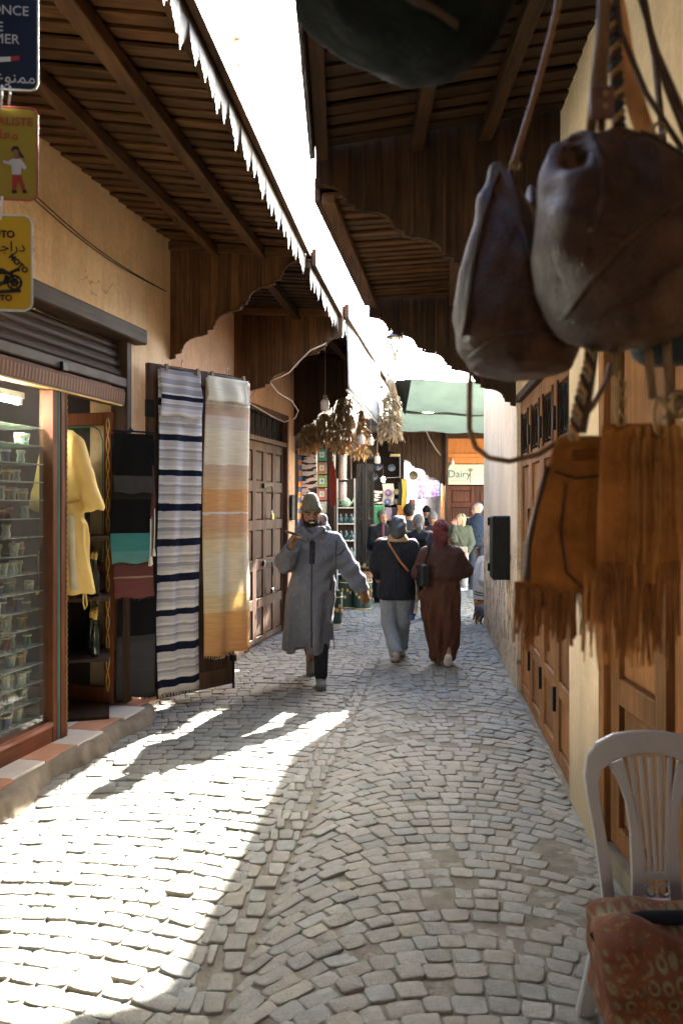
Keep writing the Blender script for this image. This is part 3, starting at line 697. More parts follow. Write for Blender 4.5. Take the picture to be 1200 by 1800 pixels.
# ================================================================= the glassware shop
m_redp = M('red_paint', (.23, .055, .022), .45, .3, 5, coat=.2); m_gold = M('gold_paint', (.62, .40, .10), .4, .2)
m_grnp = M('green_paint', (.05, .17, .11), .45)
m_pane = pane('shop_glass', (.93, .97, .94), .93, .05)
ca = thing('display_case', 'tall glazed display case with red painted frame full of glasses', 'display case', L(0), LA)
x0, x1 = sl(3.3), sl(5.24)
mb = MB(); mb.box(x0, sl(6.18), -.03, .05, 2.45, 2.585); obj('painted_fascia', mb, wood('red_wood', (.10, .03, .012), (.26, .085, .03), 'x'), ca, bevel=.004)
mb = MB()
for i in range(80): xx = x0+i*.037; mb.hexa([(xx, -.0315, 2.475), (xx+.02, -.0315, 2.475), (xx+.02, -.03, 2.475), (xx, -.03, 2.475), (xx+.014, -.0315, 2.56), (xx+.034, -.0315, 2.56), (xx+.034, -.03, 2.56), (xx+.014, -.03, 2.56)])
obj('ornament_band', mb, M('fascia_ornament', (.20, .085, .03), .6), ca)
obj('gilt_bead', MB().tube([(x0, -.035, 2.452), (x1+.9, -.035, 2.452)], .007, 6), m_gold, ca)
obj('post', MB().box(x1, x1+.055, -.025, .08, .12, 2.45), wood('red_wood', (.10, .03, .012), (.26, .085, .03), 'z'), ca, bevel=.004)
p2 = obj('post', MB().box(x1+.08, x1+.155, -.035, .08, .12, 2.45), wood('red_wood', (.10, .03, .012), (.26, .085, .03), 'z'), ca, bevel=.004)
obj('green_bead', MB().tube([(x1+.067, -.02, .13), (x1+.067, -.02, 2.44)], .011, 6), m_grnp, ca)
obj('rope_bead', MB().tube([(x1+.14+.0035*math.cos(k*.9), -.038+.003*math.sin(k*.9), .13+k*.0058) for k in range(400)], .004, 5), M('dull_gold', (.33, .19, .06), .5), p2)
obj('base_board', MB().box(x0, x1, -.02, .08, .12, .27), wood('red_wood', (.10, .03, .012), (.26, .085, .03), 'x'), ca, bevel=.004)
obj('base_bead', MB().box(x0, x1, -.028, -.02, .235, .262), m_redp, ca)
obj('pane', MB().add([(x0, .014, .27), (x1, .014, .27), (x1, .014, 2.45), (x0, .014, 2.45)], [(0, 1, 2, 3)]), m_pane, ca)
obj('back_panel', MB().box(x0, x1+.05, .42, .44, .12, 2.45), M('case_back', (.34, .24, .17), .6), ca)
m_shelf = pane('shelf_glass', (.75, .9, .85), .85, .3)
zsh = [.30+.118*i for i in range(17)]
for z in zsh: obj('shelf', MB().box(x0, x1-.01, .04, .34, z, z+.007), m_shelf, ca)
tube_m = M('lit_tube', (1, .96, .86), .5, 0, bstr=0, emit=38)
lt = thing('tube_light', 'lit fluorescent tube inside the top of the display case', 'light', L(0), LA)
obj('tube', MB().tube([(sl(4.0), .16, 2.36), (sl(5.12), .16, 2.36)], .016, 10), tube_m, lt); obj('fitting', MB().box(sl(3.95), sl(5.16), .13, .19, 2.38, 2.42), m_white, lt)
obj('end_cap', MB().box(sl(5.12), sl(5.15), .14, .18, 2.34, 2.38), m_white, lt)
def glassy(name, tint, body=.35):
    m, t, b, N, Lk = nodes(name)
    tr = N.new('ShaderNodeBsdfTransparent'); tr.inputs[0].default_value = (*tint, 1)
    b.inputs['Base Color'].default_value = (*sc_(tint, .8), 1); b.inputs['Roughness'].default_value = .08
    lw_ = N.new('ShaderNodeLayerWeight'); lw_.inputs[0].default_value = .45
    mr = N.new('ShaderNodeMapRange'); Lk.new(lw_.outputs['Facing'], mr.inputs[0]); mr.inputs[3].default_value = body*.35; mr.inputs[4].default_value = min(1, body*2.2)
    ms = N.new('ShaderNodeMixShader'); Lk.new(mr.outputs[0], ms.inputs[0]); Lk.new(tr.outputs[0], ms.inputs[1]); Lk.new(b.outputs[0], ms.inputs[2])
    Lk.new(ms.outputs[0], N['Material Output'].inputs[0]); MATS[name] = m; return m
gt = [('clear', glassy('clear_glass', (.86, .9, .86), .6)), ('red', glassy('red_glass', (.5, .08, .05), .7)), ('blue', glassy('blue_glass', (.07, .1, .35), .8)), ('amber', glassy('amber_glass', (.6, .36, .08), .7)), ('green', glassy('green_glass', (.10, .32, .2), .7))]
tint_w = [.66, .12, .06, .1, .06]
def glass_me(kind):
    mb = MB()
    pr = {0: [(.022, 0), (.024, .002), (.022, .02), (.026, .045), (.032, .078), (.030, .078), (.024, .045), (.02, .02), (.0, .008)],
          1: [(.027, 0), (.028, .004), (.032, .07), (.030, .07), (.026, .008), (0, .008)],
          2: [(.024, 0), (.027, .02), (.021, .045), (.027, .082), (.025, .082), (.019, .045), (.024, .02), (0, .01)]}[kind]
    return mb.lathe(pr, 12).mesh('glass_body')
def band_me(kind):
    r, z0, z1 = {0: (.0305, .056, .068), 1: (.0325, .04, .052), 2: (.0275, .066, .076)}[kind]
    mb = MB(); n = 12
    for i in range(n):
        
        a, b = 2*math.pi*i/n, 2*math.pi*(i+.86)/n
        mb.add([((r+.001)*math.cos(a), (r+.001)*math.sin(a), z0), ((r+.001)*math.cos(b), (r+.001)*math.sin(b), z0), ((r+.002)*math.cos(b), (r+.002)*math.sin(b), z1), ((r+.002)*math.cos(a), (r+.002)*math.sin(a), z1)], [(0, 1, 2, 3)])
    return mb.mesh('gilt_band')
GM = {(k, c): None for k in range(3) for c in range(5)}; BMs = [band_me(k) for k in range(3)]
for b_ in BMs: b_.materials.append(M('gilt', (.42, .32, .16), .4, metal=.4))
for k, c in GM:
    me = glass_me(k); me.materials.append(gt[c][1]); 
    for p in me.polygons: p.use_smooth = True
    GM[(k, c)] = me
random.seed(11); ORD = 'first second third fourth fifth sixth seventh eighth ninth tenth'.split()
for si, z in enumerate(zsh[:-1]):
    Y = 5.17-random.uniform(0, .04); pos_ = 0
    while Y > 4.64:
        if si > 9 and random.random() < .12: Y -= .1; continue
        k = random.choice((0, 0, 1, 2)); c = random.choices(range(5), tint_w)[0]
        if si == 6 and random.random() < .5: c = random.choice((2, 3))
        t = thing('tea_glass', '%s tea glass %s from the post on the %s shelf of the display case' % (gt[c][0], ORD[pos_], ORD[si]+' lowest' if si < 8 else ORD[16-si]+' highest'), 'glass', L(Y, -random.uniform(.09, .2), z+.0075), random.random()*6, 'tea glasses in the display case')
        pos_ += 1; s_ = random.uniform(.95, 1.12); t.scale = (s_, s_, s_)
        o = obj('body', GM[(k, c)], None, t); o = obj('gilt_band', BMs[k], None, t)
        Y -= random.uniform(.066, .084)
# open door leaf with painted frame, seen through the doorway
hx = L(6.16, -.06); ang = math.atan2(.16, -.50)
dr = thing('shop_door', 'red painted glazed shop door standing open in the doorway', 'door', (hx.x, hx.y, .14), ang+math.pi)
mb = MB(); w, h = .52, 2.27
for b_ in ((-w, -w+.075), (-.085, 0)): mb.box(b_[0], b_[1], 0, .04, 0, h)
for z0, z1 in ((0, .13), (1.02, 1.10), (h-.10, h)): mb.box(-w+.075, -.085, .001, .039, z0, z1)
obj('door_frame', mb, wood('red_wood', (.10, .03, .012), (.26, .085, .03), 'z'), dr, bevel=.004)
for z0, z1 in ((.13, 1.02), (1.10, h-.10)): obj('pane', MB().add([(-w+.075, .018, z0), (-.085, .018, z0), (-.085, .018, z1), (-w+.075, .018, z1)], [(0, 1, 2, 3)]), m_pane, dr)
mb = MB()
for s_ in (-1, 1): mb.tube([(-.043+s_*.014*math.sin(k*.55), -.004, .10+k*.0268) for k in range(80)], .004, 4)
obj('painted_scroll', mb, m_gold, dr)
mb = MB()
for k in range(26): mb.sphere((-.043, -.001, .14+k*.083), (.011, .004, .02), 8, 6)
obj('painted_bead', mb, m_grnp, dr)
obj('pane_bead', MB().tube([(-.09, -.003, 1.11), (-.09, -.003, 2.05), (-.12, -.003, 2.13), (-.17, -.003, 2.16), (-.44, -.003, 2.16)], .006, 5), m_grnp, dr)
obj('handle', MB().tube([(-.12, -.03, .78), (-.12, -.03, 1.02)], .014, 8), M('steel', (.45, .45, .45), .3, metal=.9), dr)
# goods behind the door
sf = thing('bottle_shelf', 'dark shelf of bottles seen through the open shop doorway', 'shelf', L(6.5, -.28, .13), LA+.5)
for z in (.0, .42, .86, 1.3): box('board', W2('x'), sf, -.8, .15, 0, .3, z, z+.025)
box('side', W2('z'), sf, .15, .18, 0, .3, 0, 2.2)
bm_ = MB().lathe([(.03, 0), (.032, .01), (.032, .16), (.012, .22), (.012, .28), (.0, .285)], 12).mesh('bottle_body'); bm_.materials.append(M('dark_bottle', (.02, .025, .02), .08, coat=.5))
for p in bm_.polygons: p.use_smooth = True
cm_ = MB().lathe([(.013, .27), (.015, .275), (.015, .31), (0, .312)], 10).mesh('cap'); cm_.materials.append(m_gold)
for z, lab in ((.45, 'lower'), (.89, 'upper')):
    for i in range(8):
        t = thing('bottle', 'slim dark bottle, %s along the %s shelf inside the shop doorway' % (ORD[i], lab), 'bottle', sf.location+Vector((0, 0, z-.004))+Matrix.Rotation(LA+.5, 3, 'Z')@Vector((-.7+i*.1, .1+.03*(i % 2), 0)), 0, 'bottles inside the shop')
        obj('body', bm_, None, t); obj('cap', cm_, None, t)
# ----------------------------------------------------------------- hanging cloths
def cloth(name, label, cat, A, B, zt, zb, mat, waves=2.5, amp=.018, fringe=0, taper=0, n=(22, 40), lean=0, group=None, seed=0, fmat=None, thick=.004, droop=0):
    A, B = Vector(A), Vector(B); d = B-A; w = d.length; rnd = random.Random(seed); ph = rnd.random()*6; ph2 = rnd.random()*6
    o_ = Vector((A.x, A.y, 0)); ang = math.atan2(d.y, d.x)
    def fn(u, v):
        z = zt-(zt-zb)*v; a = amp*(.35+.65*v)
        y = a*math.sin(ph+u*waves*2*math.pi+.7*math.sin(v*3+ph2))+.4*a*math.sin(ph2+u*waves*5.1+v*4)+lean*v
        x = u*w+(u-.5)*taper*v+.01*math.sin(v*7+ph); zz = z+.008*math.sin(u*9+ph)*v-droop*math.sin(u*math.pi)*(1-v)**3
        return (x, y, zz)
    mb = MB().sheet(fn, *n); o = obj(name, mb, mat, None, loc=o_, rotz=ang, smooth=True, solid=thick)
    if label: tag(o, label, cat, group)
    if fringe:
        fm = MB()
        for i in range(int(w/.009)):
            u = min(1, (i+.5)*.009/w); p = Vector(fn(u, 1)); l = fringe*rnd.uniform(.6, 1.15)
            fm.tube([p+Vector((0, 0, .004)), p+Vector((rnd.gauss(0, .006), rnd.gauss(0, .004), -l*.5)), p+Vector((rnd.gauss(0, .01), rnd.gauss(0, .006), -l))], [.0018, .0016, .0008], 4)
        obj('fringe', fm, fmat or mat, o)
    return o
# shutter leaf the shawls hang on
A = Vector((-1.555, 6.43, 0)); B = Vector((-.955, 7.10, 0)); dv = (B-A); LW_ = dv.length; la = math.atan2(dv.y, dv.x)
lf = thing('shutter_leaf', 'worn wooden shutter leaf swung out carrying two long shawls', 'shutter', A, la)
mb = MB(); f = mb.box
for a_, b_ in ((0, .07), (LW_*.5-.045, LW_*.5+.045), (LW_-.07, LW_)): f(a_, b_, 0, .05, .10, 2.84)
for z0, z1 in ((.10, .25), (1.0, 1.1), (1.9, 2.0), (2.70, 2.84)): f(.07, LW_*.5-.045, .001, .049, z0, z1); f(LW_*.5+.045, LW_-.07, .001, .049, z0, z1)
obj('frame', mb, W5('z'), lf, bevel=.005)
for c in range(2):
    for z0, z1 in ((.25, 1.0), (1.1, 1.9), (2.0, 2.70)):
        xa, xb = (.07, LW_*.5-.045) if c == 0 else (LW_*.5+.045, LW_-.07)
        obj('panel', MB().box(xa, xb, .015, .035, z0, z1), W5('z'), lf)
obj('drop_bolt', MB().tube([(LW_-.02, -.015, .06), (LW_-.02, -.015, .62)], .010, 8), m_iron, lf)
obj('bolt_bracket', MB().box(LW_-.045, LW_+.005, -.03, .0, .30, .36), m_iron, lf, bevel=.003)
for z in (.4, 2.4): box('hinge', m_iron, lf, -.03, .05, -.012, .01, z, z+.14)
def onleaf(px, out=.03):
    k_ = (px-600)/F; t = (A.x-A.y*k_)/(dv.y*k_-dv.x); return A+dv*t+Vector((dv.y, -dv.x, 0)).normalized()*out
nv, gy, wh, lg = (.014, .018, .04), (.40, .385, .41), (.80, .77, .73), (.62, .60, .61)
stp = [(0, nv)]
N_ = 9; pos = [.045]
for i in range(N_):
    b = .022+i*.1085
    stp += [(b, nv), (b+.022, wh), (b+.034, lg), (b+.046, gy), (b+.056, wh), (b+.060, lg), (b+.074, gy), (b+.082, wh), (b+.090, lg)]
stp = [(0, wh)]+[s_ for s_ in stp[1:] if s_[0] < .99]
m_sh1 = stripes('striped_shawl', stp, trans=.2)
s1 = cloth('striped_shawl', 'long grey and white shawl with navy stripes on the shutter leaf', 'shawl', onleaf(274), onleaf(350), 2.79, .14, m_sh1, 2.2, .024, .035, n=(26, 70), seed=2, fmat=M('white_thread', (.6, .58, .54), .9))
fo = cloth('folded_top', None, None, onleaf(276, .05), onleaf(348, .05), 2.80, 2.42, stripes('shawl_fold', [(0, wh), (.1, lg), (.2, gy), (.27, wh), (.29, lg), (.36, nv), (.46, wh), (.5, gy), (.62, lg), (.66, wh), (.68, gy), (.8, lg), (.9, gy)], trans=.2), 2, .012, .05, seed=5, fmat=M('white_thread', (.6, .58, .54), .9), n=(22, 16)); 
or_, be, cr, tn, ye = (.74, .42, .18), (.66, .48, .34), (.82, .74, .56), (.72, .54, .33), (.80, .65, .38)
m_sh2 = stripes('cream_orange_shawl', [(0, or_), (.09, (.78, .47, .2)), (.155, ye), (.22, cr), (.37, (.80, .68, .44)), (.42, tn), (.445, (.70, .44, .25)), (.51, wh), (.516, or_), (.60, tn), (.645, be), (.69, cr), (.82, (.74, .64, .52)), (.865, be), (.905, wh), (.912, (.62, .46, .36)), (.985, cr)], trans=.25, fray=.02)
s2 = cloth('cream_shawl', 'long cream and orange banded shawl with fringed turned down top', 'shawl', onleaf(355, .05), onleaf(431, .05), 2.78, .385, m_sh2, 1.8, .026, .03, n=(26, 60), seed=8, taper=.02)
m_cream = stripes('cream_cloth', [(0, (.80, .75, .6)), (.5, (.78, .72, .57))], trans=.2)
fo2 = cloth('turned_down_top', None, None, onleaf(354, .085), onleaf(426, .08), 2.79, 2.58, m_cream, 2, .012, .06, seed=9, n=(22, 10), fmat=M('cream_thread', (.62, .56, .44), .9))
for o, p in ((fo, s1), (fo2, s2)):
    wm_ = Matrix.LocRotScale(o.location, o.rotation_euler, None); pm = Matrix.LocRotScale(p.location, p.rotation_euler, None)
    o.parent = p; o.matrix_parent_inverse = pm.inverted()
def hanger(label, A_, B_, z):
    d = B_-A_; t = thing('clip_hanger', label, 'hanger', (A_.x, A_.y, z), math.atan2(d.y, d.x), 'clip hangers on the shutter leaf'); w = d.length
    obj('bar', MB().tube([(0, 0, 0), (w, 0, -.01)], .006, 6), M('steel', (.45, .45, .45), .3, metal=.9), t)
    obj('hook', MB().tube([(w*.5, 0, 0), (w*.5, 0, .05), (w*.5+.02, .01, .075), (w*.5+.035, .02, .06)], .004, 6), M('steel', (.45, .45, .45), .3, metal=.9), t)
    for x in (.03, w-.04): obj('clip', MB().box(x, x+.025, -.016, .012, -.035, .018), M('clip_wood', (.35, .25, .15), .6), t, bevel=.003)
hanger('clip hanger holding the navy striped shawl', onleaf(278, .055), onleaf(345, .055), 2.82); hanger('clip hanger holding the cream shawl', onleaf(358, .06), onleaf(424, .06), 2.815)
# dark scarves beside the doorway
def sc2(px, Y): return Vector(((px-600)/F*Y, Y, 0))
blk, gry = (.008, .008, .009), (.05, .05, .054)
cloth('black_scarf', 'black scarf with charcoal band hanging at the doorway', 'scarf', sc2(200, 6.02), sc2(268, 6.18), 2.235, 1.78, stripes('black_scarf', [(0, gry), (.30, blk)], trans=.02), 1.5, .012, seed=21, n=(18, 20))
cloth('teal_ended_scarf', 'black scarf ending in teal bands below the charcoal banded one', 'scarf', sc2(196, 6.07), sc2(266, 6.22), 2.23, 1.24, stripes('teal_scarf', [(0, (.10, .25, .25)), (.10, (.05, .21, .21)), (.235, blk), (.5, (.02, .02, .021))], trans=.02), 1.5, .012, .02, seed=22, n=(18, 30))
cloth('maroon_scarf', 'maroon scarf with one pale line below the teal bands', 'scarf', sc2(202, 6.14), sc2(272, 6.28), 2.0, .965, stripes('maroon_scarf', [(0, (.15, .055, .055)), (.155, (.30, .2, .14)), (.165, (.13, .05, .05))], trans=.02), 1.4, .012, .02, seed=23, n=(18, 30))
cloth('long_black_scarf', 'long black and grey scarf reaching lowest beside the striped shawl', 'scarf', sc2(206, 6.18), sc2(275, 6.33), 2.2, .18, stripes('grey_scarf', [(0, (.045, .045, .047)), (.10, gry), (.215, (.04, .04, .042)), (.24, blk)], trans=.02), 1.4, .014, .02, seed=24, n=(18, 44))
rk = thing('scarf_rail', 'thin metal rail the dark scarves hang from', 'rail', L(6.27, .0, 2.26), 0)
p, q = sc2(196, 6.1)-L(6.27), sc2(273, 6.3)-L(6.27); obj('bar', MB().tube([(p.x, p.y, 0), (q.x, q.y, 0)], .008, 8), m_iron, rk); obj('bracket', MB().tube([(0, 0, .05), ((p.x+q.x)/2, (p.y+q.y)/2, .0)], .007, 6), m_iron, rk)
for i, (px, z) in enumerate(((266, 1.3), (271, 1.36), (264, 1.28))):
    c_ = sc2(px, 6.0+.06*i); t = thing('tassel', ['blue tassel cord dangling beside the teal scarf', 'cream tassel beside the maroon scarf', 'small cream tassel hanging lowest beside the scarves'][i], 'tassel', (c_.x, c_.y, z), 0, 'scarf tassels')
    obj('cord', MB().tube([(0, .02, .3), (.004, 0, .12), (0, 0, 0)], .004, 5), M('blue_cord', (.06, .2, .3), .8) if i == 0 else M('cream_thread', (.62, .56, .44), .9), t); obj('tuft', MB().lathe([(.004, 0), (.01, -.01), (.009, -.02), (.015, -.06), (0, -.062)], 8), M('cream_thread', (.62, .56, .44), .9), t)
# yellow kaftan on a hanger in the doorway
kx = at(112, 760, 5.62); kt = thing('yellow_kaftan', 'pale yellow kaftan with wide sleeve hanging in the shop doorway', 'kaftan', (kx.x, kx.y, 0), .25)
S = Soft()
fold = lambda a, z: .05*np.cos(5*a+z*3)+.04*np.cos(9*a-z*2+1)*np.clip((2.2-z), 0, 1)
S.loft([(1.06, .02, 0, .19, .075), (1.35, .015, 0, .165, .07), (1.68, 0, 0, .13, .065), (1.72, 0, 0, .128, .06), (1.78, 0, 0, .145, .065), (2.0, 0, 0, .155, .06), (2.14, 0, 0, .13, .05), (2.22, 0, 0, .06, .035)], folds=fold)
S.cap((.08, 0, 2.12), (.15, -.02, 1.9), .055, .06, .03); S.cap((.15, -.02, 1.9), (.20, -.03, 1.68), .06, .075, .02); S.cap((-.08, 0, 2.12), (-.16, 0, 1.7), .055, .07)
S.ell((.21, -.035, 1.60), (.09, .09, .06), sub=True, k=.01)
S.disp = lambda x, y, z: .007*np.sin(x*46+z*9+2*np.sin(z*5))*np.clip(2.15-z, 0, .7)+.005*np.sin(z*38+x*60)*np.exp(-((z-1.7)/.12)**2)
kb = soft('robe', S, M('yellow_silk', (.70, .50, .17), .7, .15, 4, .3, 30), kt, .009, 1)
strap_on('front_fold', kb, [(.055, 1.62), (.06, 1.35), (.085, 1.09)], .05, M('pale_lining', (.68, .60, .40), .6), kt, -1, .008); 
obj('sash', MB().tube([(.14*math.sin(k/20*2*math.pi), -.072*math.cos(k/20*2*math.pi), 1.70+.02*math.sin(k/20*2*math.pi)) for k in range(20)], .009, 6, True), M('sash_cloth', (.42, .28, .09), .7), kt)
obj('cord_loop', MB().tube([(.15, -.03, 1.1), (.16, -.03, .98), (.145, -.03, .95), (.135, -.03, 1.0), (.14, -.03, 1.08)], .006, 5), M('yellow_silk', (.62, .43, .12), .55), kt)
obj('hanger_hook', MB().tube([(0, 0, 2.2), (0, 0, 2.28), (.02, 0, 2.32), (.03, 0, 2.29)], .004, 6), m_iron, kt)
# ================================================================= hanging tin signs on the left
m_navy = M('navy_sign', (.007, .012, .026), .5); m_oly = M('olive_sign', (.23, .17, .018), .55, .12); m_yel = M('yellow_sign', (.44, .28, .014), .55, .12)
m_ink = M('black_ink', (.012, .012, .012), .6, bstr=0); m_rink = M('red_ink', (.25, .03, .02), .6, bstr=0); m_wink = M('white_ink', (.40, .40, .38), .6, bstr=0)
def tin_sign(label, pxr, py0, py1, Y, mat, rim, w=.32, tilt=0):
    a, b = at(pxr, py0, Y), at(pxr, py1, Y); h = a.z-b.z; t = thing('tin_sign', label, 'sign', (a.x-w/2, Y, b.z), tilt)
    r = .022; x0, x1 = -w/2, w/2
    def rr(x0, x1, z0, z1): return [(x0+r, z0), (x1-r, z0), (x1-r*.3, z0+r*.3), (x1, z0+r), (x1, z1-r), (x1-r*.3, z1-r*.3), (x1-r, z1), (x0+r, z1), (x0, z1-r), (x0, z0+r)]
    obj('plate', MB().prism(rr(x0, x1, 0, h), -.003, .003), mat, t); pl = rr(x0, x1, 0, h)
    obj('rim', MB().tube([(x, -.003, z) for x, z in pl], .0035, 5, True), rim, t)
    return t, h, w
Ys = 2.5; pxm = Ys/F
s_, h, w = tin_sign('dark navy tin sign with pale lettering hanging topmost on the left', 64, -60, 155, Ys, m_navy, M('worn_white', (.4, .45, .42), .6), .34, .12)
X = lambda px: (px-64)*pxm+w/2; Z = lambda py, b: (b-py)*pxm
text('lettering', 'ONCE', .042, (X(16), -.006, Z(17, 155)), m_wink, s_); text('lettering', 'E', .042, (X(0), -.006, Z(47, 155)), m_wink, s_); text('lettering', 'MER', .042, (X(11), -.006, Z(68, 155)), m_wink, s_)
obj('printed_cigarette', MB().prism([(X(-30), Z(112, 155)), (X(18), Z(106, 155)), (X(18), Z(98, 155)), (X(-30), Z(103, 155))], -.0055, -.004), m_wink, s_); obj('printed_band', MB().prism([(X(18), Z(106, 155)), (X(33), Z(103, 155)), (X(33), Z(95, 155)), (X(18), Z(98, 155))], -.0055, -.004), m_rink, s_)
text('arabic_lettering', '\uFEDF\uFE8D \uFEC9\uFEEE\uFEE8\uFEE4\uFEE3', .05, (X(16), -.006, Z(135, 155)), m_wink, s_)
s_, h, w = tin_sign('olive yellow tin sign with a small painted figure between two others', 64, 187, 350, Ys, m_oly, M('red_rim', (.3, .06, .05), .5), .33, .1)
X = lambda px: (px-64)*pxm+w/2
text('lettering', 'IALISTE', .036, (X(24), -.006, Z(213, 350)), m_rink, s_); text('arabic_lettering', '\uFEE2\uFEE0\uFECC\uFEE3', .045, (X(8), -.006, Z(236, 350)), m_rink, s_)
def blob(name, pts, mat): return obj(name, MB().prism([(X(a), Z(b, 350)) for a, b in pts][::-1], -.0055, -.0042), mat, s_)
blob('painted_shirt', [(14, 283), (22, 278), (36, 278), (46, 292), (42, 297), (37, 292), (36, 306), (21, 306), (20, 290), (6, 286), (6, 281)], m_wink); blob('painted_trousers', [(21, 306), (36, 306), (44, 332), (38, 333), (30, 314), (28, 333), (21, 334)], m_rink)
blob('painted_face', [(22, 264), (28, 260), (32, 266), (31, 275), (27, 279), (23, 275)], M('painted_skin', (.2, .1, .05), .6)); blob('painted_hair', [(19, 262), (23, 256), (31, 256), (35, 266), (43, 276), (34, 274), (31, 263), (25, 261), (21, 266)], m_ink); blob('painted_shoe', [(37, 333), (44, 332), (47, 337), (40, 338)], m_ink); blob('painted_shoe', [(20, 334), (28, 333), (30, 337), (22, 340)], m_ink)
s_, h, w = tin_sign('bright yellow tin sign with black motorbike drawing hanging lowest', 55, 378, 545, Ys, m_yel, M('worn_white', (.4, .45, .42), .6), .31, .08)
X = lambda px: (px-55)*pxm+w/2
text('lettering', 'OTO', .03, (X(7), -.006, Z(412, 545)), m_ink, s_, bold=.001); text('arabic_lettering', '\uFE94\uFE9F\uFE8D\uFEAD\uFEA9', .045, (X(17), -.006, Z(434, 545)), m_ink, s_); text('lettering', 'MOTO', .024, (X(32), -.006, Z(463, 545)), m_ink, s_, rot=(R(90), R(45), 0), bold=.001); text('lettering', 'OTO', .026, (X(5), -.006, Z(524, 545)), m_ink, s_, bold=.001)
mk = MB()
for cx, cz, r in ((25, 496, 12), (-35, 498, 12)):
    for rr_ in (r, r*.45): mk.tube([(X(cx+rr_*math.cos(k/14*6.283)), -.005, Z(cz+rr_*math.sin(k/14*6.283), 545)) for k in range(14)], .0035, 5, True)
    for k in range(6): mk.tube([(X(cx), -.005, Z(cz, 545)), (X(cx+r*math.cos(k*1.05)), -.005, Z(cz+r*math.sin(k*1.05), 545))], .002, 4)
for pts in ([(25, 496), (20, 478), (34, 472)], [(20, 480), (-8, 478), (-30, 482), (-36, 495)], [(18, 482), (4, 474), (-12, 476)], [(18, 490), (0, 500), (-20, 500)], [(36, 510), (-45, 517)], [(12, 484), (8, 498), (-4, 496), (-4, 484)]): mk.tube([(X(a), -.005, Z(b, 545)) for a, b in pts], .006, 5)
obj('motorbike_drawing', mk, m_ink, s_)
tie = MB()
for px, y0, y1 in ((4, 150, 192), (18, 152, 186), (4, 346, 386)): a, b = at(px, y0, Ys-.01), at(px-2, y1, Ys-.01); tie.tube([a, (a+b)/2+Vector((.006, -.01, 0)), b], .004, 5)
for px in (4, -40): a = at(px, -55, Ys); tie.tube([a, Vector((a.x, Ys, 3.95))], .003, 5)
tag(obj('sign_ties', tie, m_white), 'white string ties linking the three hanging tin signs', 'string')
# ================================================================= things hung across the alley
bn = MB(); c0, c1, c2, c3 = Vector((.05, 8.64, 3.70)), Vector((.53, 11.3, 3.66)), Vector((.53, 11.3, 2.82)), Vector((.06, 8.64, 2.93))
bn.sheet(lambda u, v: c0.lerp(c1, u).lerp(c3.lerp(c2, u), v)+Vector((.012*math.sin(u*7+v*2), 0, 0)), 20, 8)
b_ = obj('banner', bn, thin_cloth('white_banner', (.30, .285, .25), .2), smooth=True, solid=.004); tag(b_, 'plain white banner hung along the left eave in the sun', 'banner')
obj('edge_rod', MB().tube([c3, c2], .012, 6), M('white_metal', (.62, .60, .54), .55), b_)
m_net = thin_cloth('green_net', (.046, .063, .052), .36)
nl, nr = Vector((.96, 12.2, 3.60)), Vector((4.8, 12.0, 3.58)); fl, fr_ = Vector((1.05, 13.4, 3.24)), Vector((4.8, 13.25, 3.20))  # right ends run on unseen behind the corner, added to shade the people
n1 = obj('shade_net', MB().sheet(lambda u, v: nl.lerp(nr, u).lerp(fl.lerp(fr_, u), v)+Vector((0, 0, -.10*math.sin(v*math.pi)*(.6+.4*math.sin(u*5))-.05*math.sin(u*math.pi)+.012*math.sin(u*23+v*5))), 40, 16), m_net, smooth=True); tag(n1, 'pale green shade net stretched across the alley, nearer sheet', 'shade net')
obj('edge_cord', MB().tube([nl.lerp(nr, k/10)+Vector((0, 0, -.05*math.sin(k/10*math.pi)+.004)) for k in range(11)], .006, 5), m_iron, n1)
gl_, gr_ = Vector((.78, 13.25, 3.26)), Vector((4.8, 13.2, 3.2)); hl, hr = Vector((1.0, 15.2, 3.12)), Vector((4.8, 15.3, 3.14))  # this sheet too runs on unseen to the right as added shade
n2 = obj('shade_net', MB().sheet(lambda u, v: gl_.lerp(gr_, u).lerp(hl.lerp(hr, u), v)+Vector((0, 0, -.14*math.sin(v*math.pi)-.06*math.sin(u*math.pi)+.015*math.sin(u*31+v*3))), 40, 16), m_net, smooth=True); tag(n2, 'lower sagging green shade net behind the nearer sheet', 'shade net')
aw = thing('rolled_awning', 'rolled brown awning with dark flap at the end of the left eave', 'awning', (.72, 11.6, 3.2))
obj('roll', MB().tube([(-.02, -.3, .22), (.16, .9, -.02)], .055, 12), M('brown_canvas', (.26, .19, .12), .8), aw, smooth=True); obj('flap', MB().sheet(lambda u, v: (.05+.22*u, -.3+1.1*v, .25-.02*v-.35*u*v), 6, 6), M('dark_canvas', (.03, .04, .045), .8), aw, solid=.004)
m_bulb = M('milk_bulb', (.75, .68, .60), .3, .05, bstr=0)
def bulb(label, px, py, Y, top, lit=0, s_=1.0):
    p = at(px, py, Y); t = thing('hanging_bulb', label, 'lamp', p, 0, 'bulbs hanging under the canopies')
    obj('cord', MB().tube([(0, 0, .10*s_), (.004, 0, (top-p.z)*.5), (0, 0, top-p.z)], .004, 5), M('pale_cord', (.3, .27, .22), .7), t)
    obj('socket', MB().lathe([(.014, .11), (.022, .10), (.024, .065), (.03, .05)], 12), M('brass_socket', (.3, .2, .12), .5), t); s1_ = t.children[-1]
    obj('globe', MB().lathe([(.0, -.062), (.035, -.058), (.046, -.045), (.047, .03), (.036, .05), (.028, .058)], 14), M('lit_bulb', (1, .9, .78), .3, 0, bstr=0, emit=14) if lit else m_bulb, t, smooth=True); t.scale = (s_, s_, s_); return t
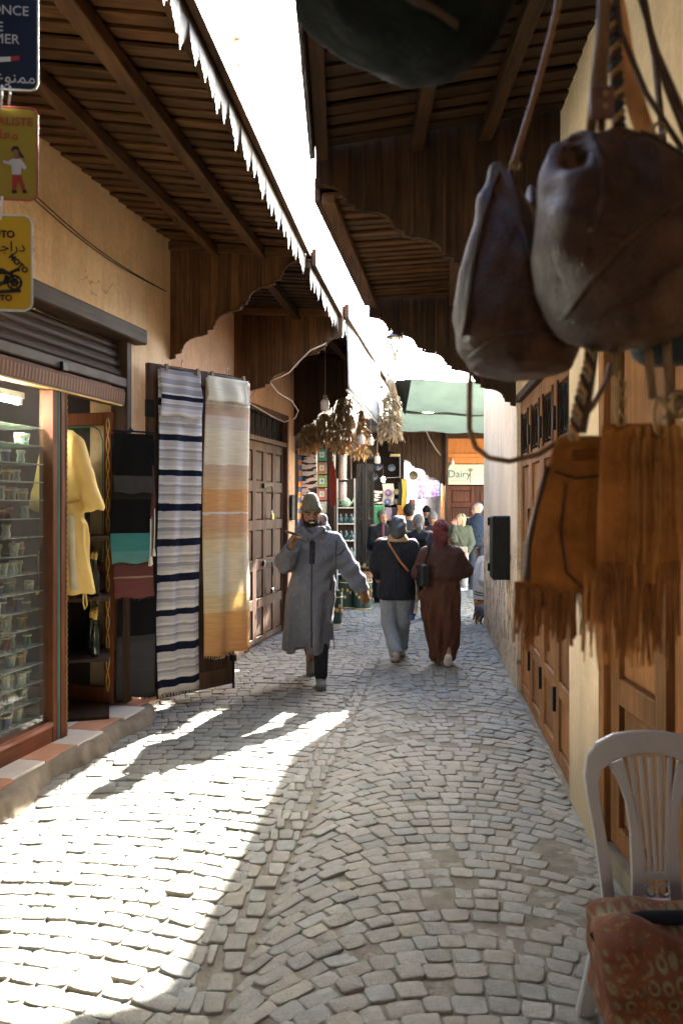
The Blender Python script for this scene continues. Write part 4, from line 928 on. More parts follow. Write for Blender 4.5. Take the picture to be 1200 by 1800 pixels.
bulb('large milk glass bulb on a long cord left of the banner', 571, 712, 9.8, 3.6, s_=1.15); bulb('milk bulb half behind the hanging dried leaves', 619, 746, 11.2, 3.55); bulb('milk bulb in front of the slim dried bundle', 634, 773, 11.0, 3.55, s_=1.15); bulb('milk bulb just right of the slim dried bundle', 651, 776, 12.0, 3.5); bulb('small milk bulb hanging alone above the passage', 663, 808, 12.6, 3.4); bulb('round bulb at the far end of the left eave', 683, 668, 12.2, 3.62)
bulb('lit bulb among the wares of the far shop', 673, 843, 16.6, 2.6, 1, .8)
def bundle(label, px0, px1, py0, py1, Y, n, mat, depth=.16, seed=1, gather=.5):
    rnd = random.Random(seed); a, b = at(px0, py0, Y), at(px1, py1, Y); cx = (a.x+b.x)/2; w = b.x-a.x; h = a.z-b.z
    t = thing('dried_bundle', label, 'dried plants', (cx, Y, b.z), 0, 'dried bundles hung over the souvenir shop')
    mb = MB(); st_ = MB()
    for i in range(n):
        v = rnd.random()**.8; spread = gather+(1-gather)*v
        x = rnd.uniform(-.5, .5)*w*spread; y = rnd.uniform(-.5, .5)*depth*spread; z = h*(1-v*.86)+rnd.uniform(-.02, .02); l = rnd.uniform(.06, .15)*min(1.1, h/.35+.2); wd = rnd.uniform(.009, .026)
        ang = rnd.uniform(0, 6.28); dx, dy = math.cos(ang), math.sin(ang); out = rnd.uniform(.1, 1.05)
        px_, py_ = -dy*wd, dx*wd; pts = []
        for k, wk in ((0, .3), (.35, 1), (.7, .8), (1, .08)):
            c = Vector((x+dx*l*out*k, y+dy*l*out*k, z-l*k*(1.05-.65*out)+.02*math.sin(k*3)*rnd.random())); tw = ang+k*rnd.uniform(-1, 1)
            pts += [c+Vector((px_*wk, py_*wk, .006*wk*rnd.uniform(-1, 1))), c-Vector((px_*wk, py_*wk, 0))]
        mb.add(pts, [(2*k, 2*k+1, 2*k+3, 2*k+2) for k in range(3)])
        if i % 3 == 0: st_.tube([(x*.3, y*.3, h), (x*.8, y*.8, (h+z)/2), (x, y, z)], .003, 4)
    obj('leaves', mb, mat, t, smooth=False); obj('stems', st_, M('dry_stem', (.25, .16, .07), .8), t); obj('string', MB().tube([(0, 0, h*.98), (0, 0, h+.25)], .006, 5), M('twine', (.3, .22, .12), .9), t)
    return t
m_dry = thin_cloth('dry_leaf', (.33, .20, .085), .2); m_dry_sun = thin_cloth('sunlit_dry_leaf', (.46, .33, .18), .25)  # second leaf colour is a paler copy with sunlight painted in
bundle('dried leaf bundle leftmost above the zebra striped textile', 527, 560, 745, 795, 11.0, 260, m_dry, .2, 1, .9); bundle('shaggy dried leaf bundle second from the left', 553, 588, 728, 790, 11.0, 260, m_dry, .2, 2, .85); bundle('longest dried leaf bundle in the middle of the row', 582, 620, 698, 808, 11.1, 380, m_dry, .22, 3, .85); bundle('slim dried bundle hanging right of the longest one', 622, 648, 722, 814, 11.3, 170, m_dry, .2, 4, .25)
bundle('pale sunlit dried bundle under the end of the left eave', 666, 706, 690, 782, 11.2, 330, m_dry_sun, .25, 5, .75)
cbl = MB(); pts = [(606, 563, 8.45), (592, 588, 8.4), (570, 605, 8.38), (545, 616, 8.36), (525, 636, 8.4), (508, 655, 8.45), (490, 664, 8.5), (472, 671, 8.55), (452, 684, 8.6), (434, 706, 8.75)]; cbl.tube([at(*p) for p in pts], .009, 6)
pts = [(474, 671, 8.56), (488, 690, 8.7), (512, 704, 9.0), (524, 722, 9.2), (519, 735, 9.4), (500, 742, 9.5), (478, 732, 9.4), (455, 718, 9.2), (434, 706, 8.95)]; cbl.tube([at(*p) for p in pts], .008, 6)
tag(obj('white_cable', cbl, M('cream_cable', (.6, .5, .38), .6), smooth=True), 'loose cream electric cable looping across the second left valance', 'cable')
for nm, (pa, pb), lb in (('wall_wire', ((62, 343), (292, 512)), 'upper thin black wire stretched along the ochre wall'), ('wall_wire', ((60, 350), (288, 510)), 'lower thin black wire stretched along the ochre wall')):
    wr = MB(); pp = []
    for k in range(13):
        u = k/12; px = pa[0]+(pb[0]-pa[0])*u; py = pa[1]+(pb[1]-pa[1])*u+14*math.sin(u*math.pi); k_ = (px-600)/F; Y = 3.09/(LS-k_); pp.append(at(px, py, Y*.992))
    tag(obj(nm, wr.tube(pp, .004, 5), m_iron), lb, 'wire', 'wires on the ochre wall')
for py in (62, 108):
    p = at(416, py, 5.5); t = thing('wire_insulator', 'porcelain insulator on an iron arm against the sky, %s of two' % ('upper' if py < 80 else 'lower'), 'insulator', p, 0, 'insulators above the left eave')
    obj('arm', MB().tube([(0, 0, -.03), (-.03, 0, -.06), (-.11, 0, -.065), (-1.13, .05, -.16)], .007, 6), M('rusty_arm', (.3, .2, .1), .7), t); obj('cup', MB().lathe([(.012, -.035), (.026, -.03), (.022, -.01), (.027, 0), (.02, .02), (.024, .03), (.012, .045), (0, .047)], 12), M('porcelain', (.45, .32, .2), .3), t, smooth=True)
# iron lantern against the sky
p = at(694, 612, 11.8); t = thing('street_lantern', 'iron street lantern hanging in the bright gap between the canopies', 'lantern', p); mb = MB()
for a_ in range(4):
    c, s1_ = math.cos(a_*math.pi/2+.5), math.sin(a_*math.pi/2+.5); mb.tube([(.13*c, .13*s1_, .16), (.035*c, .035*s1_, -.06)], .010, 5)
mb.tube([(.13*math.cos(k*math.pi/2+.5), .13*math.sin(k*math.pi/2+.5), .16) for k in range(4)], .010, 5, True); obj('cage', mb, m_iron, t)
obj('finial', MB().lathe([(.012, -.2), (.03, -.16), (.02, -.12), (.04, -.10), (.03, -.06)], 10), M('lantern_brass', (.25, .2, .1), .5), t); obj('cap', MB().lathe([(.15, .16), (.05, .24), (.02, .28), (0, .3)], 8), m_iron, t)
obj('bracket_arm', MB().tube([(-.05, 0, .24), (-.25, .0, .30), (-.34, .05, .36), (-.42, .1, .44)], .010, 6), m_iron, t); obj('glass', MB().lathe([(.03, -.05), (.115, .15)], 4), pane('lantern_glass', (.9, .9, .8), .95), t)
# black utility box on the right wall
mt = thing('meter_box', 'black lacquered metal box with bright trim fixed to the peeling wall', 'utility box', Rw(7.85), RA)
obj('case', MB().box(-.17, .17, -.17, .02, .96, 1.58), M('black_lacquer', (.010, .012, .011), .55, .4, 8), mt, bevel=.012); obj('trim', MB().box(-.178, -.165, -.155, -.13, .97, 1.57), M('steel', (.45, .45, .45), .3, metal=.9), mt); obj('trim', MB().box(-.178, -.165, -.08, -.06, .97, 1.57), M('steel', (.45, .45, .45), .3, metal=.9), mt)
obj('latch', MB().box(-.185, -.16, -.13, -.08, 1.20, 1.27), M('brass', (.62, .42, .12), .3, metal=.9), mt, bevel=.004)
for z in (1.02, 1.48): box('hinge', m_iron, mt, -.18, -.15, -.19, -.165, z, z+.08)
# ================================================================= leather bags hung in the foreground
def leather(name, c, rough=.42, pale_tone=None):
    m, t, b, N, Lk = nodes(name); v = coords(t, rnd=False)
    f = noise(t, v, 7, 6, .65); g = noise(t, v, 220, 3); w_ = noise(t, coords(t, (1, 1, .35), rnd=False), 16, 4, .6, 1.2)
    Lk.new(ramp(t, f, [(.28, sc_(c, .45)), (.5, c), (.68, pale_tone or sc_(c, 1.5))]), b.inputs['Base Color'])  # last stop is a paler leather tone in random patches
    Lk.new(ramp(t, w_, [(.3, (rough-.16,)*3), (.7, (rough+.12,)*3)]), b.inputs['Roughness'])
    b.inputs['Specular IOR Level'].default_value = (.28 if rough < .7 else .08); h = mix(t, .35, w_, g); bump(t, b, h, .8, .014); MATS[name] = m; return m
m_l1 = leather('brown_leather', (.040, .017, .010), .44, (.10, .044, .023)); m_l2 = leather('dark_brown_leather', (.040, .018, .011), .42, (.105, .05, .025)); m_l0 = leather('black_leather', (.006, .009, .0085), .74)
m_su = leather('tan_suede', (.30, .122, .032), .85); m_tan = leather('tan_leather', (.50, .25, .10), .5); m_bk = leather('strap_leather', (.05, .028, .018), .5); m_br = M('old_brass', (.26, .19, .09), .4, metal=.85)
def bag_frame(name, label, px, py, Y, cat='bag', group='leather bags hung in the foreground'):
    o = at(px, py, Y); t = thing(name, label, cat, o, 0, group)
    def q(a, b, dy=0): p = at(a, b, Y); return Vector((p.x-o.x, dy, p.z-o.z))
    return t, q, Y/F
def lrows(q, m, rows): return [(q(c, py).z, q(c, py).x, d, hw*m, ry) for py, c, hw, d, ry in rows]
# bucket bag
t, q, m = bag_frame('bucket_bag', 'dark brown leather bucket bag with drawn top hanging leftmost', 905, 655, 1.35)
S = Soft(); zt = q(884, 300).z
S.loft(lrows(q, m, [(662, 915, 55, 0, .05), (650, 912, 88, 0, .08), (620, 908, 106, 0, .105), (560, 902, 104, 0, .11), (480, 897, 92, 0, .10), (400, 893, 66, 0, .075), (340, 887, 44, 0, .05), (300, 885, 26, 0, .035)]), .02,
       folds=lambda a, z: .11*np.clip((z-.10)/.22, 0, 1)*np.cos(5*a+1.0)+.03*np.cos(3*a+z*25))
S.ell(q(905, 318, -.02), (.022, .05, .05), sub=True, k=.015)
S.disp = lambda x, y, z: .0035*np.sin(x*120+3*np.sin(z*22))*np.clip((z-.05)/.2, 0, 1)+.0016*np.sin(z*42+x*55+2*np.sin(x*30))+.0025*np.sin(z*90-x*70)*np.clip((.12-z)/.1, 0, 1)
b_ = soft('body', S, m_l1, t, .0055, 2)
P2 = lambda *pts: [(q(a, c).x, q(a, c).z) for a, c in pts]
strap_on('seam', b_, P2((884, 320), (893, 400), (905, 480), (935, 560), (975, 625)), .006, m_bk, t, -1, .002, 40); strap_on('base_band', b_, P2((812, 640), (850, 615), (910, 605), (985, 608)), .008, m_bk, t, -1, .002, 40); strap_on('side_seam', b_, P2((868, 318), (840, 400), (818, 500), (806, 600)), .006, m_bk, t, -1, .002, 40)
obj('cord_handle', MB().tube([q(897, 305), q(905, 280, .005), q(938, 170, .0), q(968, 60), q(988, -30), q(1010, -110)], .0055, 8), leather('cord_leather', (.22, .11, .05), .5), t, smooth=True)
obj('grommet', MB().tube([q(897+8*math.cos(k), 306+8*math.sin(k), -.035) for k in np.linspace(0, 6.28, 12, False)], .0025, 6, True), m_br, t)
obj('cord_loop', MB().tube([q(826, 655), q(823, 700, -.01), q(822, 755, -.015), q(832, 788, -.02), q(855, 806, -.02), q(890, 812, -.02), q(940, 800, -.02), q(995, 765, -.02), q(1035, 715, -.02), q(1062, 672, -.01), q(1072, 640)], .0048, 8), leather('cord_leather2', (.20, .11, .05), .5), t, smooth=True)
# big drawstring backpack
t, q, m = bag_frame('leather_backpack', 'large worn brown leather drawstring backpack, the biggest hanging bag', 1095, 600, 1.15)
S = Soft()
S.loft(lrows(q, m, [(608, 1085, 60, 0, .05), (590, 1090, 100, 0, .085), (550, 1095, 132, 0, .11), (500, 1097, 150, 0, .125), (420, 1098, 162, 0, .125), (340, 1092, 148, 0, .105), (290, 1078, 112, 0, .075), (262, 1065, 92, 0, .05), (246, 1058, 84, 0, .035)]), .02,
       folds=lambda a, z: .10*np.clip((z-.16)/.14, 0, 1)*np.cos(6*a+.6)+.025*np.cos(4*a+z*20))
S.ell(q(998, 292, -.045), (.014, .03, .045), sub=True, k=.012)
S.disp = lambda x, y, z: .003*np.sin(x*110+3*np.sin(z*19+1))*np.clip((z-.1)/.15, 0, 1)+.0016*np.sin(z*38-x*60+2*np.sin(x*26))+.0012*np.sin(z*110+x*125)
b_ = soft('body', S, m_l2, t, .0055, 2)
strap_on('base_seam', b_, P2((975, 575), (1000, 530), (1040, 478), (1100, 430), (1160, 402), (1230, 385)), .009, leather('seam_leather', (.05, .028, .015), .5), t, -1, .002, 50); strap_on('seam', b_, P2((1100, 262), (1150, 300), (1180, 360), (1190, 410)), .006, m_bk, t, -1, .002, 40); strap_on('rim', b_, P2((985, 262), (1012, 275), (1022, 330), (1018, 400), (1000, 450)), .009, m_bk, t, -1, .002, 40); strap_on('lower_seam', b_, P2((1020, 585), (1080, 550), (1150, 500), (1220, 470)), .005, m_bk, t, -1, .002, 40)
tb = obj('strap_tab', MB().box(q(1018, 0).x, q(1058, 0).x, -.052, -.042, q(0, 236).z, q(0, 182).z), leather('tab_leather', (.10, .045, .04), .4), t, bevel=.002)
for py in (197, 218): obj('rivet', MB().sphere(q(1042, py, -.053), (.0045, .003, .0045), 10, 6), m_br, tb, smooth=True)
for nm, pts, r in (('strap', [(1030, 240), (1036, 180), (1048, 60), (1056, -80)], .0075), ('strap', [(1048, 240), (1052, 170), (1055, 60), (1060, -80)], .006)):
    obj(nm, MB().tube([q(a, c, -.02) for a, c in pts], r, 8), leather('strap_brown', (.13, .07, .035), .5), t, smooth=True)
def braid(name, q, pts, par, mats, r=.0035, amp=.007, dy=0):
    a = [q(x, y, dy) for x, y in pts]; L_ = [0]
    for i in range(1, len(a)): L_.append(L_[-1]+(a[i]-a[i-1]).length)
    n = int(L_[-1]/.004); s_ = np.linspace(0, L_[-1], n)
    P = np.stack([np.interp(s_, L_, [v[i] for v in a]) for i in range(3)], 1)
    for k in range(3):
        ph = k*2.094; obj(name, MB().tube([Vector(P[i])+Vector((amp*math.cos(s_[i]*190+ph), amp*.7*math.sin(s_[i]*190+ph), 0)) for i in range(n)], r, 5), mats[k % len(mats)], par, smooth=True)
braid('braid_strand', q, [(1088, 248), (1084, 160), (1078, 60), (1072, -80)], t, [m_bk, M('navy_thread', (.03, .04, .05), .7), leather('braid_tan', (.33, .19, .08), .6)], .0042)
wb = MB(); wp = [q(1085, -60, .02), q(1103, 60, .03), (q(1130, 170, .03)), q(1160, 250, .03), q(1185, 310, .03)]; vs = []
for p in wp: vs += [p+Vector((-.017, 0, 0)), p+Vector((.017, .0, 0))]
wb.add(vs, [(2*i, 2*i+1, 2*i+3, 2*i+2) for i in range(4)]); obj('wide_strap', wb, m_tan, t, solid=.004, sub=1)
for pts in ([(1075, -40), (1085, 60), (1130, 170), (1195, 270)], [(1118, -60), (1135, 60), (1165, 160), (1205, 260)], [(1100, -60), (1150, 100), (1215, 250)]): obj('thin_strap', MB().tube([q(a, c, -.01) for a, c in pts], .0042, 6), m_bk, t, smooth=True)
obj('buckle', MB().tube([q(1143+11*math.cos(k), 245+11*math.sin(k), -.03) for k in np.linspace(0, 6.28, 12, False)], .003, 6, True), m_br, t)
# dark blue bag peeping behind
t, q, m = bag_frame('dark_blue_bag', 'small dark blue bag mostly hidden below the big backpack', 1170, 635, 1.45)
S = Soft(); S.loft(lrows(q, m, [(642, 1170, 40, 0, .03), (625, 1175, 66, 0, .05), (560, 1178, 80, 0, .06), (480, 1178, 60, 0, .05)]), .02); soft('body', S, leather('navy_leather', (.012, .022, .028), .4), t, .008)
obj('strap', MB().tube([q(1178, 485), q(1170, 300), q(1150, 100), q(1120, -60)], .006, 6), m_bk, t)
# fringed suede bags
def fringes(par, q, m, x0, x1, top, l0, l1, n, dy, mat, seed, thick=.0016):
    rnd = random.Random(seed)
    for i in range(n):
        px = x0+(x1-x0)*(i+rnd.uniform(.2, .8))/n; tp = top(px); ln_ = rnd.uniform(l0, l1); w = rnd.uniform(2.2, 4.2)*m; yy = dy+rnd.uniform(-.012, .012); dx = rnd.gauss(0, 5)
        vs = []; k_ = 6; tw = rnd.gauss(0, .9)
        for j in range(k_+1):
            u = j/k_; c = q(px+dx*u+2.5*math.sin(u*4+i), tp+ln_*u, yy+rnd.gauss(0, .001)+.006*math.sin(u*3+i)); a = tw*u; e = Vector((math.cos(a)*w*(1-.25*u), math.sin(a)*w, 0)); vs += [c-e, c+e]
        obj('fringe_strip', MB().add(vs, [(2*j, 2*j+1, 2*j+3, 2*j+2) for j in range(k_)]), mat, par, solid=thick)
t, q, m = bag_frame('fringed_bag', 'tan suede bag with cut out handle and long fringe, left of two', 990, 1035, 1.32)
S = Soft()
S.loft(lrows(q, m, [(1040, 988, 62, 0, .02), (1025, 986, 74, 0, .038), (960, 990, 74, 0, .045), (880, 1004, 66, 0, .04), (820, 1015, 54, 0, .028), (785, 1020, 46, 0, .02), (766, 1022, 42, 0, .014)]), .01, folds=lambda a, z: .05*np.cos(3*a+z*14)+.02*np.cos(7*a-z*30))
S.rbox(q(1022, 800, -.03), (.017, .022, .004), .004, sub=True, k=.004)
b_ = soft('body', S, m_su, t, .005, 2)
strap_on('stitching', b_, P2((968, 830), (1000, 842), (1055, 836)), .003, m_bk, t, -1, .002, 30); strap_on('panel_seam', b_, P2((985, 850), (972, 930), (980, 1000), (1015, 1032)), .003, m_bk, t, -1, .002, 30); strap_on('side_seam', b_, P2((966, 800), (938, 890), (922, 960), (920, 1020)), .005, m_bk, t, -1, .002, 30)
m_frd = leather('fringe_brown', (.20, .085, .032), .8); m_frt = leather('fringe_tan', (.38, .18, .06), .85)
fringes(t, q, m, 905, 1045, lambda px: 1015+8*math.sin(px*.05), 80, 130, 36, .0, m_frd, 3); fringes(t, q, m, 910, 1000, lambda px: 1028, 70, 110, 16, -.03, m_frd, 4)
t, q, m = bag_frame('fringed_bag', 'second tan suede bag with long fringe and brass hooks, right of two', 1120, 1035, 1.20)
S = Soft()
S.loft(lrows(q, m, [(1025, 1118, 60, 0, .02), (1005, 1118, 72, 0, .034), (900, 1120, 72, 0, .045), (820, 1116, 64, 0, .035), (765, 1112, 56, 0, .02), (745, 1110, 54, 0, .015)]), .01, folds=lambda a, z: .06*np.cos(5*a+z*9)+.03*np.cos(9*a))
soft('body', S, m_su, t, .005, 2)
fringes(t, q, m, 1030, 1190, lambda px: 1000, 110, 185, 40, .0, m_frt, 5); fringes(t, q, m, 1085, 1185, lambda px: 770+20*math.sin(px), 120, 260, 18, -.045, m_frt, 6); fringes(t, q, m, 1040, 1180, lambda px: 985, 90, 170, 22, -.03, m_frd, 7)
def ring(name, q, cx, cy, rx, ry, r, par, dy=-.04, n=20): return obj(name, MB().tube([q(cx+rx*math.cos(k), cy+ry*math.sin(k), dy) for k in np.linspace(0, 6.28, n, False)], r, 8, True), m_br, par, smooth=True)
ring('snap_hook', q, 1140, 738, 11, 32, .0034, t); ring('snap_hook', q, 1168, 718, 14, 20, .004, t, -.05)
for k_ in range(6): ring('link', q, 1073+(k_ % 2)*3, 668+k_*15, 4+3*(k_ % 2), 10, .002, t, -.03-.006*(k_ % 2), 12)
for k_ in range(5): ring('link', q, 1183+(k_ % 2)*3, 745+k_*17, 4+3*(k_ % 2), 11, .002, t, -.04-.006*(k_ % 2), 12)
for pts in ([(1128, 600), (1132, 650), (1138, 705)], [(1160, 590), (1163, 650), (1168, 700)], [(1070, 605), (1074, 640), (1074, 665)]): obj('hanging_strap', MB().tube([q(a, c, -.02) for a, c in pts], .007, 8), leather('strap_grey', (.17, .11, .06), .6), t, smooth=True)
obj('side_strap', MB().tube([q(1200, 690, -.02), q(1172, 720, -.03), q(1150, 745, -.04)], .008, 8), leather('strap_grey', (.17, .11, .06), .6), t, smooth=True)
braid('braid_strand', q, [(1034, 610), (1020, 670), (1004, 735), (1000, 775)], t, [m_bk, M('grey_thread', (.25, .2, .14), .7), leather('braid_tan2', (.33, .19, .08), .6)], .0035, .006, -.02)
obj('wide_braid_strap', MB().tube([q(1040, 612, 0), q(1030, 690, 0), q(1018, 760, 0)], .010, 6), m_bk, t)
# black bag overhead
t, q, m = bag_frame('black_bag', 'black leather bag overhead cut off by the top of the picture', 740, 112, 1.05)
S = Soft(); S.loft(lrows(q, m, [(116, 765, 30, 0, .04), (104, 748, 92, 0, .075), (75, 730, 135, 0, .10), (30, 715, 172, 0, .12), (0, 712, 192, 0, .13), (-150, 712, 200, 0, .13), (-260, 712, 170, 0, .08)]), .02, folds=lambda a, z: .04*np.cos(4*a+z*18)+.03*np.cos(7*a-z*11))
b_ = soft('body', S, m_l0, t, .007, 2); strap_on('seam', b_, P2((560, 10), (640, 50), (720, 85), (790, 100)), .006, m_bk, t, -1, .002, 30)
obj('handle', MB().tube([q(620, -240), q(640, -330), q(780, -330), q(800, -240)], .008, 8), m_l0, t)
rl = thing('bag_rail', 'wooden rail above the picture from which the leather bags hang', 'rail', (1.242, 1.22, 2.62)); obj('pole', MB().tube([(0, 0, 0), (-1.35, 0, 0)], .022, 10), W4('x'), rl)
obj('brace', MB().tube([(0, 0, -.25), (-.35, 0, -.02)], .012, 8), m_iron, rl)
hk = MB()
# ================================================================= plastic chair and cushion
CY = 2.5; ch = thing('plastic_chair', 'white plastic chair with fan slatted back by the wooden door', 'chair', (1.0, CY, 0), -.10); m_pl = M('white_plastic', (.335, .35, .375), .42, .12, 5, .05, 120)
def C(px, py): p = at(px, py, CY); return (p.x-1.0, p.z)
def back_y(z): return .02+.10*max(0, (z-.4)/.55)
def plate(name, poly, th=.018, y=0, mat=m_pl):
    n = len(poly); mb = MB(); vs = [(x, back_y(z)+y, z) for x, z in poly]+[(x, back_y(z)+y+th, z) for x, z in poly]
    mb.add(vs, [(i, (i+1) % n, (i+1) % n+n, i+n) for i in range(n)])
    bm = bmesh.new(); me = mb.mesh(name); bm.from_mesh(me); bm.verts.ensure_lookup_table()
    for s_ in (0, n):
        es = [bm.edges.get((bm.verts[s_+i], bm.verts[s_+(i+1) % n])) for i in range(n)]; bmesh.ops.triangle_fill(bm, edges=es, use_beauty=True)
    bmesh.ops.recalc_face_normals(bm, faces=bm.faces); bm.to_mesh(me); bm.free(); return obj(name, me, mat, ch, bevel=.004)
cx = 1160
outer = [(1068, 1620), (1062, 1560), (1054, 1490), (1045, 1430), (1040, 1385), (1046, 1352), (1064, 1328), (1095, 1312), (1130, 1306), (1160, 1305)]
inner = [(1090, 1620), (1084, 1560), (1076, 1490), (1068, 1430), (1066, 1398), (1074, 1374), (1092, 1360), (1120, 1349), (1142, 1345), (1160, 1344)]
mir = lambda L_: [(2*cx-a, b) for a, b in L_][::-1]
plate('back_frame', [C(*p) for p in outer+mir(outer)[1:]+mir(inner)[::-1][::-1][::-1]+inner[::-1][1:]] if False else [C(*p) for p in outer+mir(outer)[1:]]+[C(*p) for p in [(2*cx-a, b) for a, b in inner]]+[C(*p) for p in inner[::-1][1:]], .022)
for s_ in (1, -1):
    st_ = [(1084, 1366), (1100, 1395), (1112, 1430), (1117, 1480), (1117, 1560), (1113, 1622), (1136, 1622), (1140, 1560), (1138, 1490), (1130, 1440), (1122, 1400), (1112, 1354)]
    plate('back_stile', [C(cx+s_*(a-cx), b) for a, b in st_], .016, .002)
for k in range(-2, 3):
    xt, xb = cx+k*17.5, cx+k*9.2; w1, w2 = 5.2, 3.0
    plate('slat', [C(xt-w1, 1350), C(xt+w1, 1350), C((xt+xb)/2+w1*.75, 1440), C(xb+w2, 1548), C(xb-w2, 1548), C((xt+xb)/2-w1*.75, 1440)], .012, .004)
plate('lower_rail', [C(1136, 1546), C(1184, 1546), C(1184, 1558), C(1136, 1558)], .016, .003); plate('bottom_rail', [C(1116, 1590), C(1204, 1590), C(1206, 1626), C(1114, 1626)], .018, .001)
for k in (-1, 1): obj('scroll', MB().tube([Vector((C(cx+k*12+9*math.cos(a), 1574+11*math.sin(a))[0], back_y(.42)+.01, C(0, 1574+11*math.sin(a))[1])) for a in np.linspace(.4, 5.4, 14)], .006, 6), m_pl, ch)
zb = C(0, 1620)[1]
for sx in (-1, 1):
    obj('leg', MB().hexa([(sx*.215-.028, .09, 0), (sx*.215+.028, .09, 0), (sx*.215+.028, .13, 0), (sx*.215-.028, .13, 0), (sx*.155-.022, .02, zb+.02), (sx*.155+.022, .02, zb+.02), (sx*.155+.022, .05, zb+.02), (sx*.155-.022, .05, zb+.02)]), m_pl, ch, bevel=.006)
    obj('leg', MB().hexa([(sx*.20-.028, -.44, 0), (sx*.20+.028, -.44, 0), (sx*.20+.028, -.40, 0), (sx*.20-.028, -.40, 0), (sx*.17-.024, -.40, .40), (sx*.17+.024, -.40, .40), (sx*.17+.024, -.36, .40), (sx*.17-.024, -.36, .40)]), m_pl, ch, bevel=.006)
obj('seat', MB().box(-.20, .20, -.41, .045, .385, .405), m_pl, ch, bevel=.012)
def cushion_mat():
    m, t, b, N, Lk = nodes('patterned_cloth'); v = coords(t, (1, 1, 1), rnd=False)
    mp = N.new('ShaderNodeMapping'); mp.inputs['Scale'].default_value = (30, 4, 24); mp.inputs['Rotation'].default_value = (0, .25, 0); Lk.new(v, mp.inputs[0])
    vo = N.new('ShaderNodeTexVoronoi'); vo.inputs['Scale'].default_value = 1.0; vo.inputs['Randomness'].default_value = .22; Lk.new(mp.outputs[0], vo.inputs['Vector'])
    ringm = ramp(t, vo.outputs['Distance'], [(.0, (.06, .022, .006)), (.20, (.06, .022, .006)), (.25, (.14, .125, .06)), (.40, (.125, .105, .05)), (.45, (.11, .03, .006)), (1, (.09, .025, .005))])
    f = noise(t, v, 9, 3, .6, .8)
    c = mix(t, ramp(t, f, [(.46, (0, 0, 0)), (.56, (1, 1, 1))]), ringm, ramp(t, noise(t, v, 22, 3, .5, 2.2), [(.35, (.06, .05, .03)), (.45, (.12, .032, .006)), (.58, (.15, .043, .008)), (.66, (.14, .125, .07))], 'EASE'))
    Lk.new(c, b.inputs['Base Color']); b.inputs['Roughness'].default_value = .85; bump(t, b, noise(t, v, 350, 2), .3, .003); return m
cu = thing('seat_cushion', 'orange patterned cushion with dark rim slumped over the chair seat', 'cushion', (.965, 2.22, .41), -.1); S = Soft()
S.rbox((.02, 0, -.02), (.20, .10, .08), .07, k=.05); S.rbox((.06, -.12, -.10), (.155, .03, .12), .05, k=.08); S.cap((-.20, -.05, .10), (-.12, -.12, -.08), .05, .05, .06); S.cap((-.13, -.13, -.1), (-.09, -.14, -.26), .05, .035, .06); S.cap((-.05, -.15, -.1), (.18, -.15, -.25), .05, .05, .06)
S.disp = lambda x, y, z: .006*np.sin(x*38+z*22)+.005*np.sin(z*55-x*20)+.004*np.sin(y*50+x*31)
cb = soft('cover', S, cushion_mat(), cu, .010, 2)
obj('dark_rim', MB().tube([(-.27, -.04, .085), (-.22, -.03, .118), (-.12, -.01, .132), (0, 0, .134), (.12, 0, .132), (.26, 0, .12)], [.012, .02, .022, .022, .022, .018], 8), M('navy_rim', (.012, .014, .02), .9), cu, smooth=True)
# ================================================================= souvenir shop wares along the left, further on
def gpt(px, py, Y, o): p = at(px, py, Y); return p-o
def hung(name, label, cat, px0, px1, py0, py1, Y, mat, **kw):
    a, b = at(px0, py0, Y), at(px1, py0, Y); kw.setdefault('n', (12, 14)); return cloth(name, label, cat, (a.x, Y), (b.x, Y), a.z, at(px0, py1, Y).z, mat, **kw)
def zebra():
    m, t, b, N, Lk = nodes('zebra_weave'); v = coords(t, (1, 1, 1), rnd=False); mp = N.new('ShaderNodeMapping'); mp.inputs['Rotation'].default_value = (0, .6, 0); mp.inputs['Scale'].default_value = (5, 5, 22); Lk.new(v, mp.inputs[0])
    Lk.new(ramp(t, noise(t, mp.outputs[0], 1.0, 2, .4, .5), [(.46, (.012, .015, .02)), (.5, (.55, .48, .42))]), b.inputs['Base Color']); b.inputs['Roughness'].default_value = .9; return m
hung('zebra_rug', 'zebra striped black and cream textile hanging at the shop front', 'textile', 529, 556, 790, 950, 11.15, zebra(), waves=1, amp=.012)
hung('blue_edge_strip', 'narrow blue and orange edged strip beside the zebra textile', 'textile', 524, 530, 780, 930, 11.1, stripes('strip_cloth', [(i/16, ((.06, .12, .25) if i % 2 else (.5, .22, .08))) for i in range(16)], trans=0), waves=.5, amp=.004, n=(2, 20))
bd = thing('notice_board', 'small dark framed board on the orange wall beside the tall door', 'board', L(10.74, .02, 1.48), LA); obj('panel', MB().box(-.09, .09, -.02, 0, 0, .33), M('slate', (.03, .035, .035), .6), bd); obj('frame', MB().tube([(-.09, -.02, 0), (.09, -.02, 0), (.09, -.02, .33), (-.09, -.02, .33)], .012, 4, True), W2('z'), bd)
cols = [(.05, .28, .22), (.45, .22, .10), (.28, .42, .10), (.5, .10, .07), (.40, .42, .32), (.12, .2, .3)]
for i in range(6):
    p = at(566, 800+i*23, 11.6); t = thing('painted_tile', '%s painted tile picture, %s down the shop post' % (['green', 'rust brown', 'lime', 'red', 'cream', 'blue'][i], ORD[i]), 'tile', p, -.2, 'painted tiles on the shop post')
    obj('tile', MB().box(-.065, .065, -.008, .008, -.085, .085), M('tile_col%d' % i, sc_(cols[i], .5), .35), t, bevel=.004); obj('white_square', MB().box(-.035, .035, -.012, -.008, -.035, .045), m_wink, t); obj('motif', MB().sphere((0, -.013, .005), (.02, .004, .024), 10, 6), M('motif%d' % (i % 3), [(.1, .3, .15), (.3, .3, .05), (.05, .15, .3)][i % 3], .4), t)
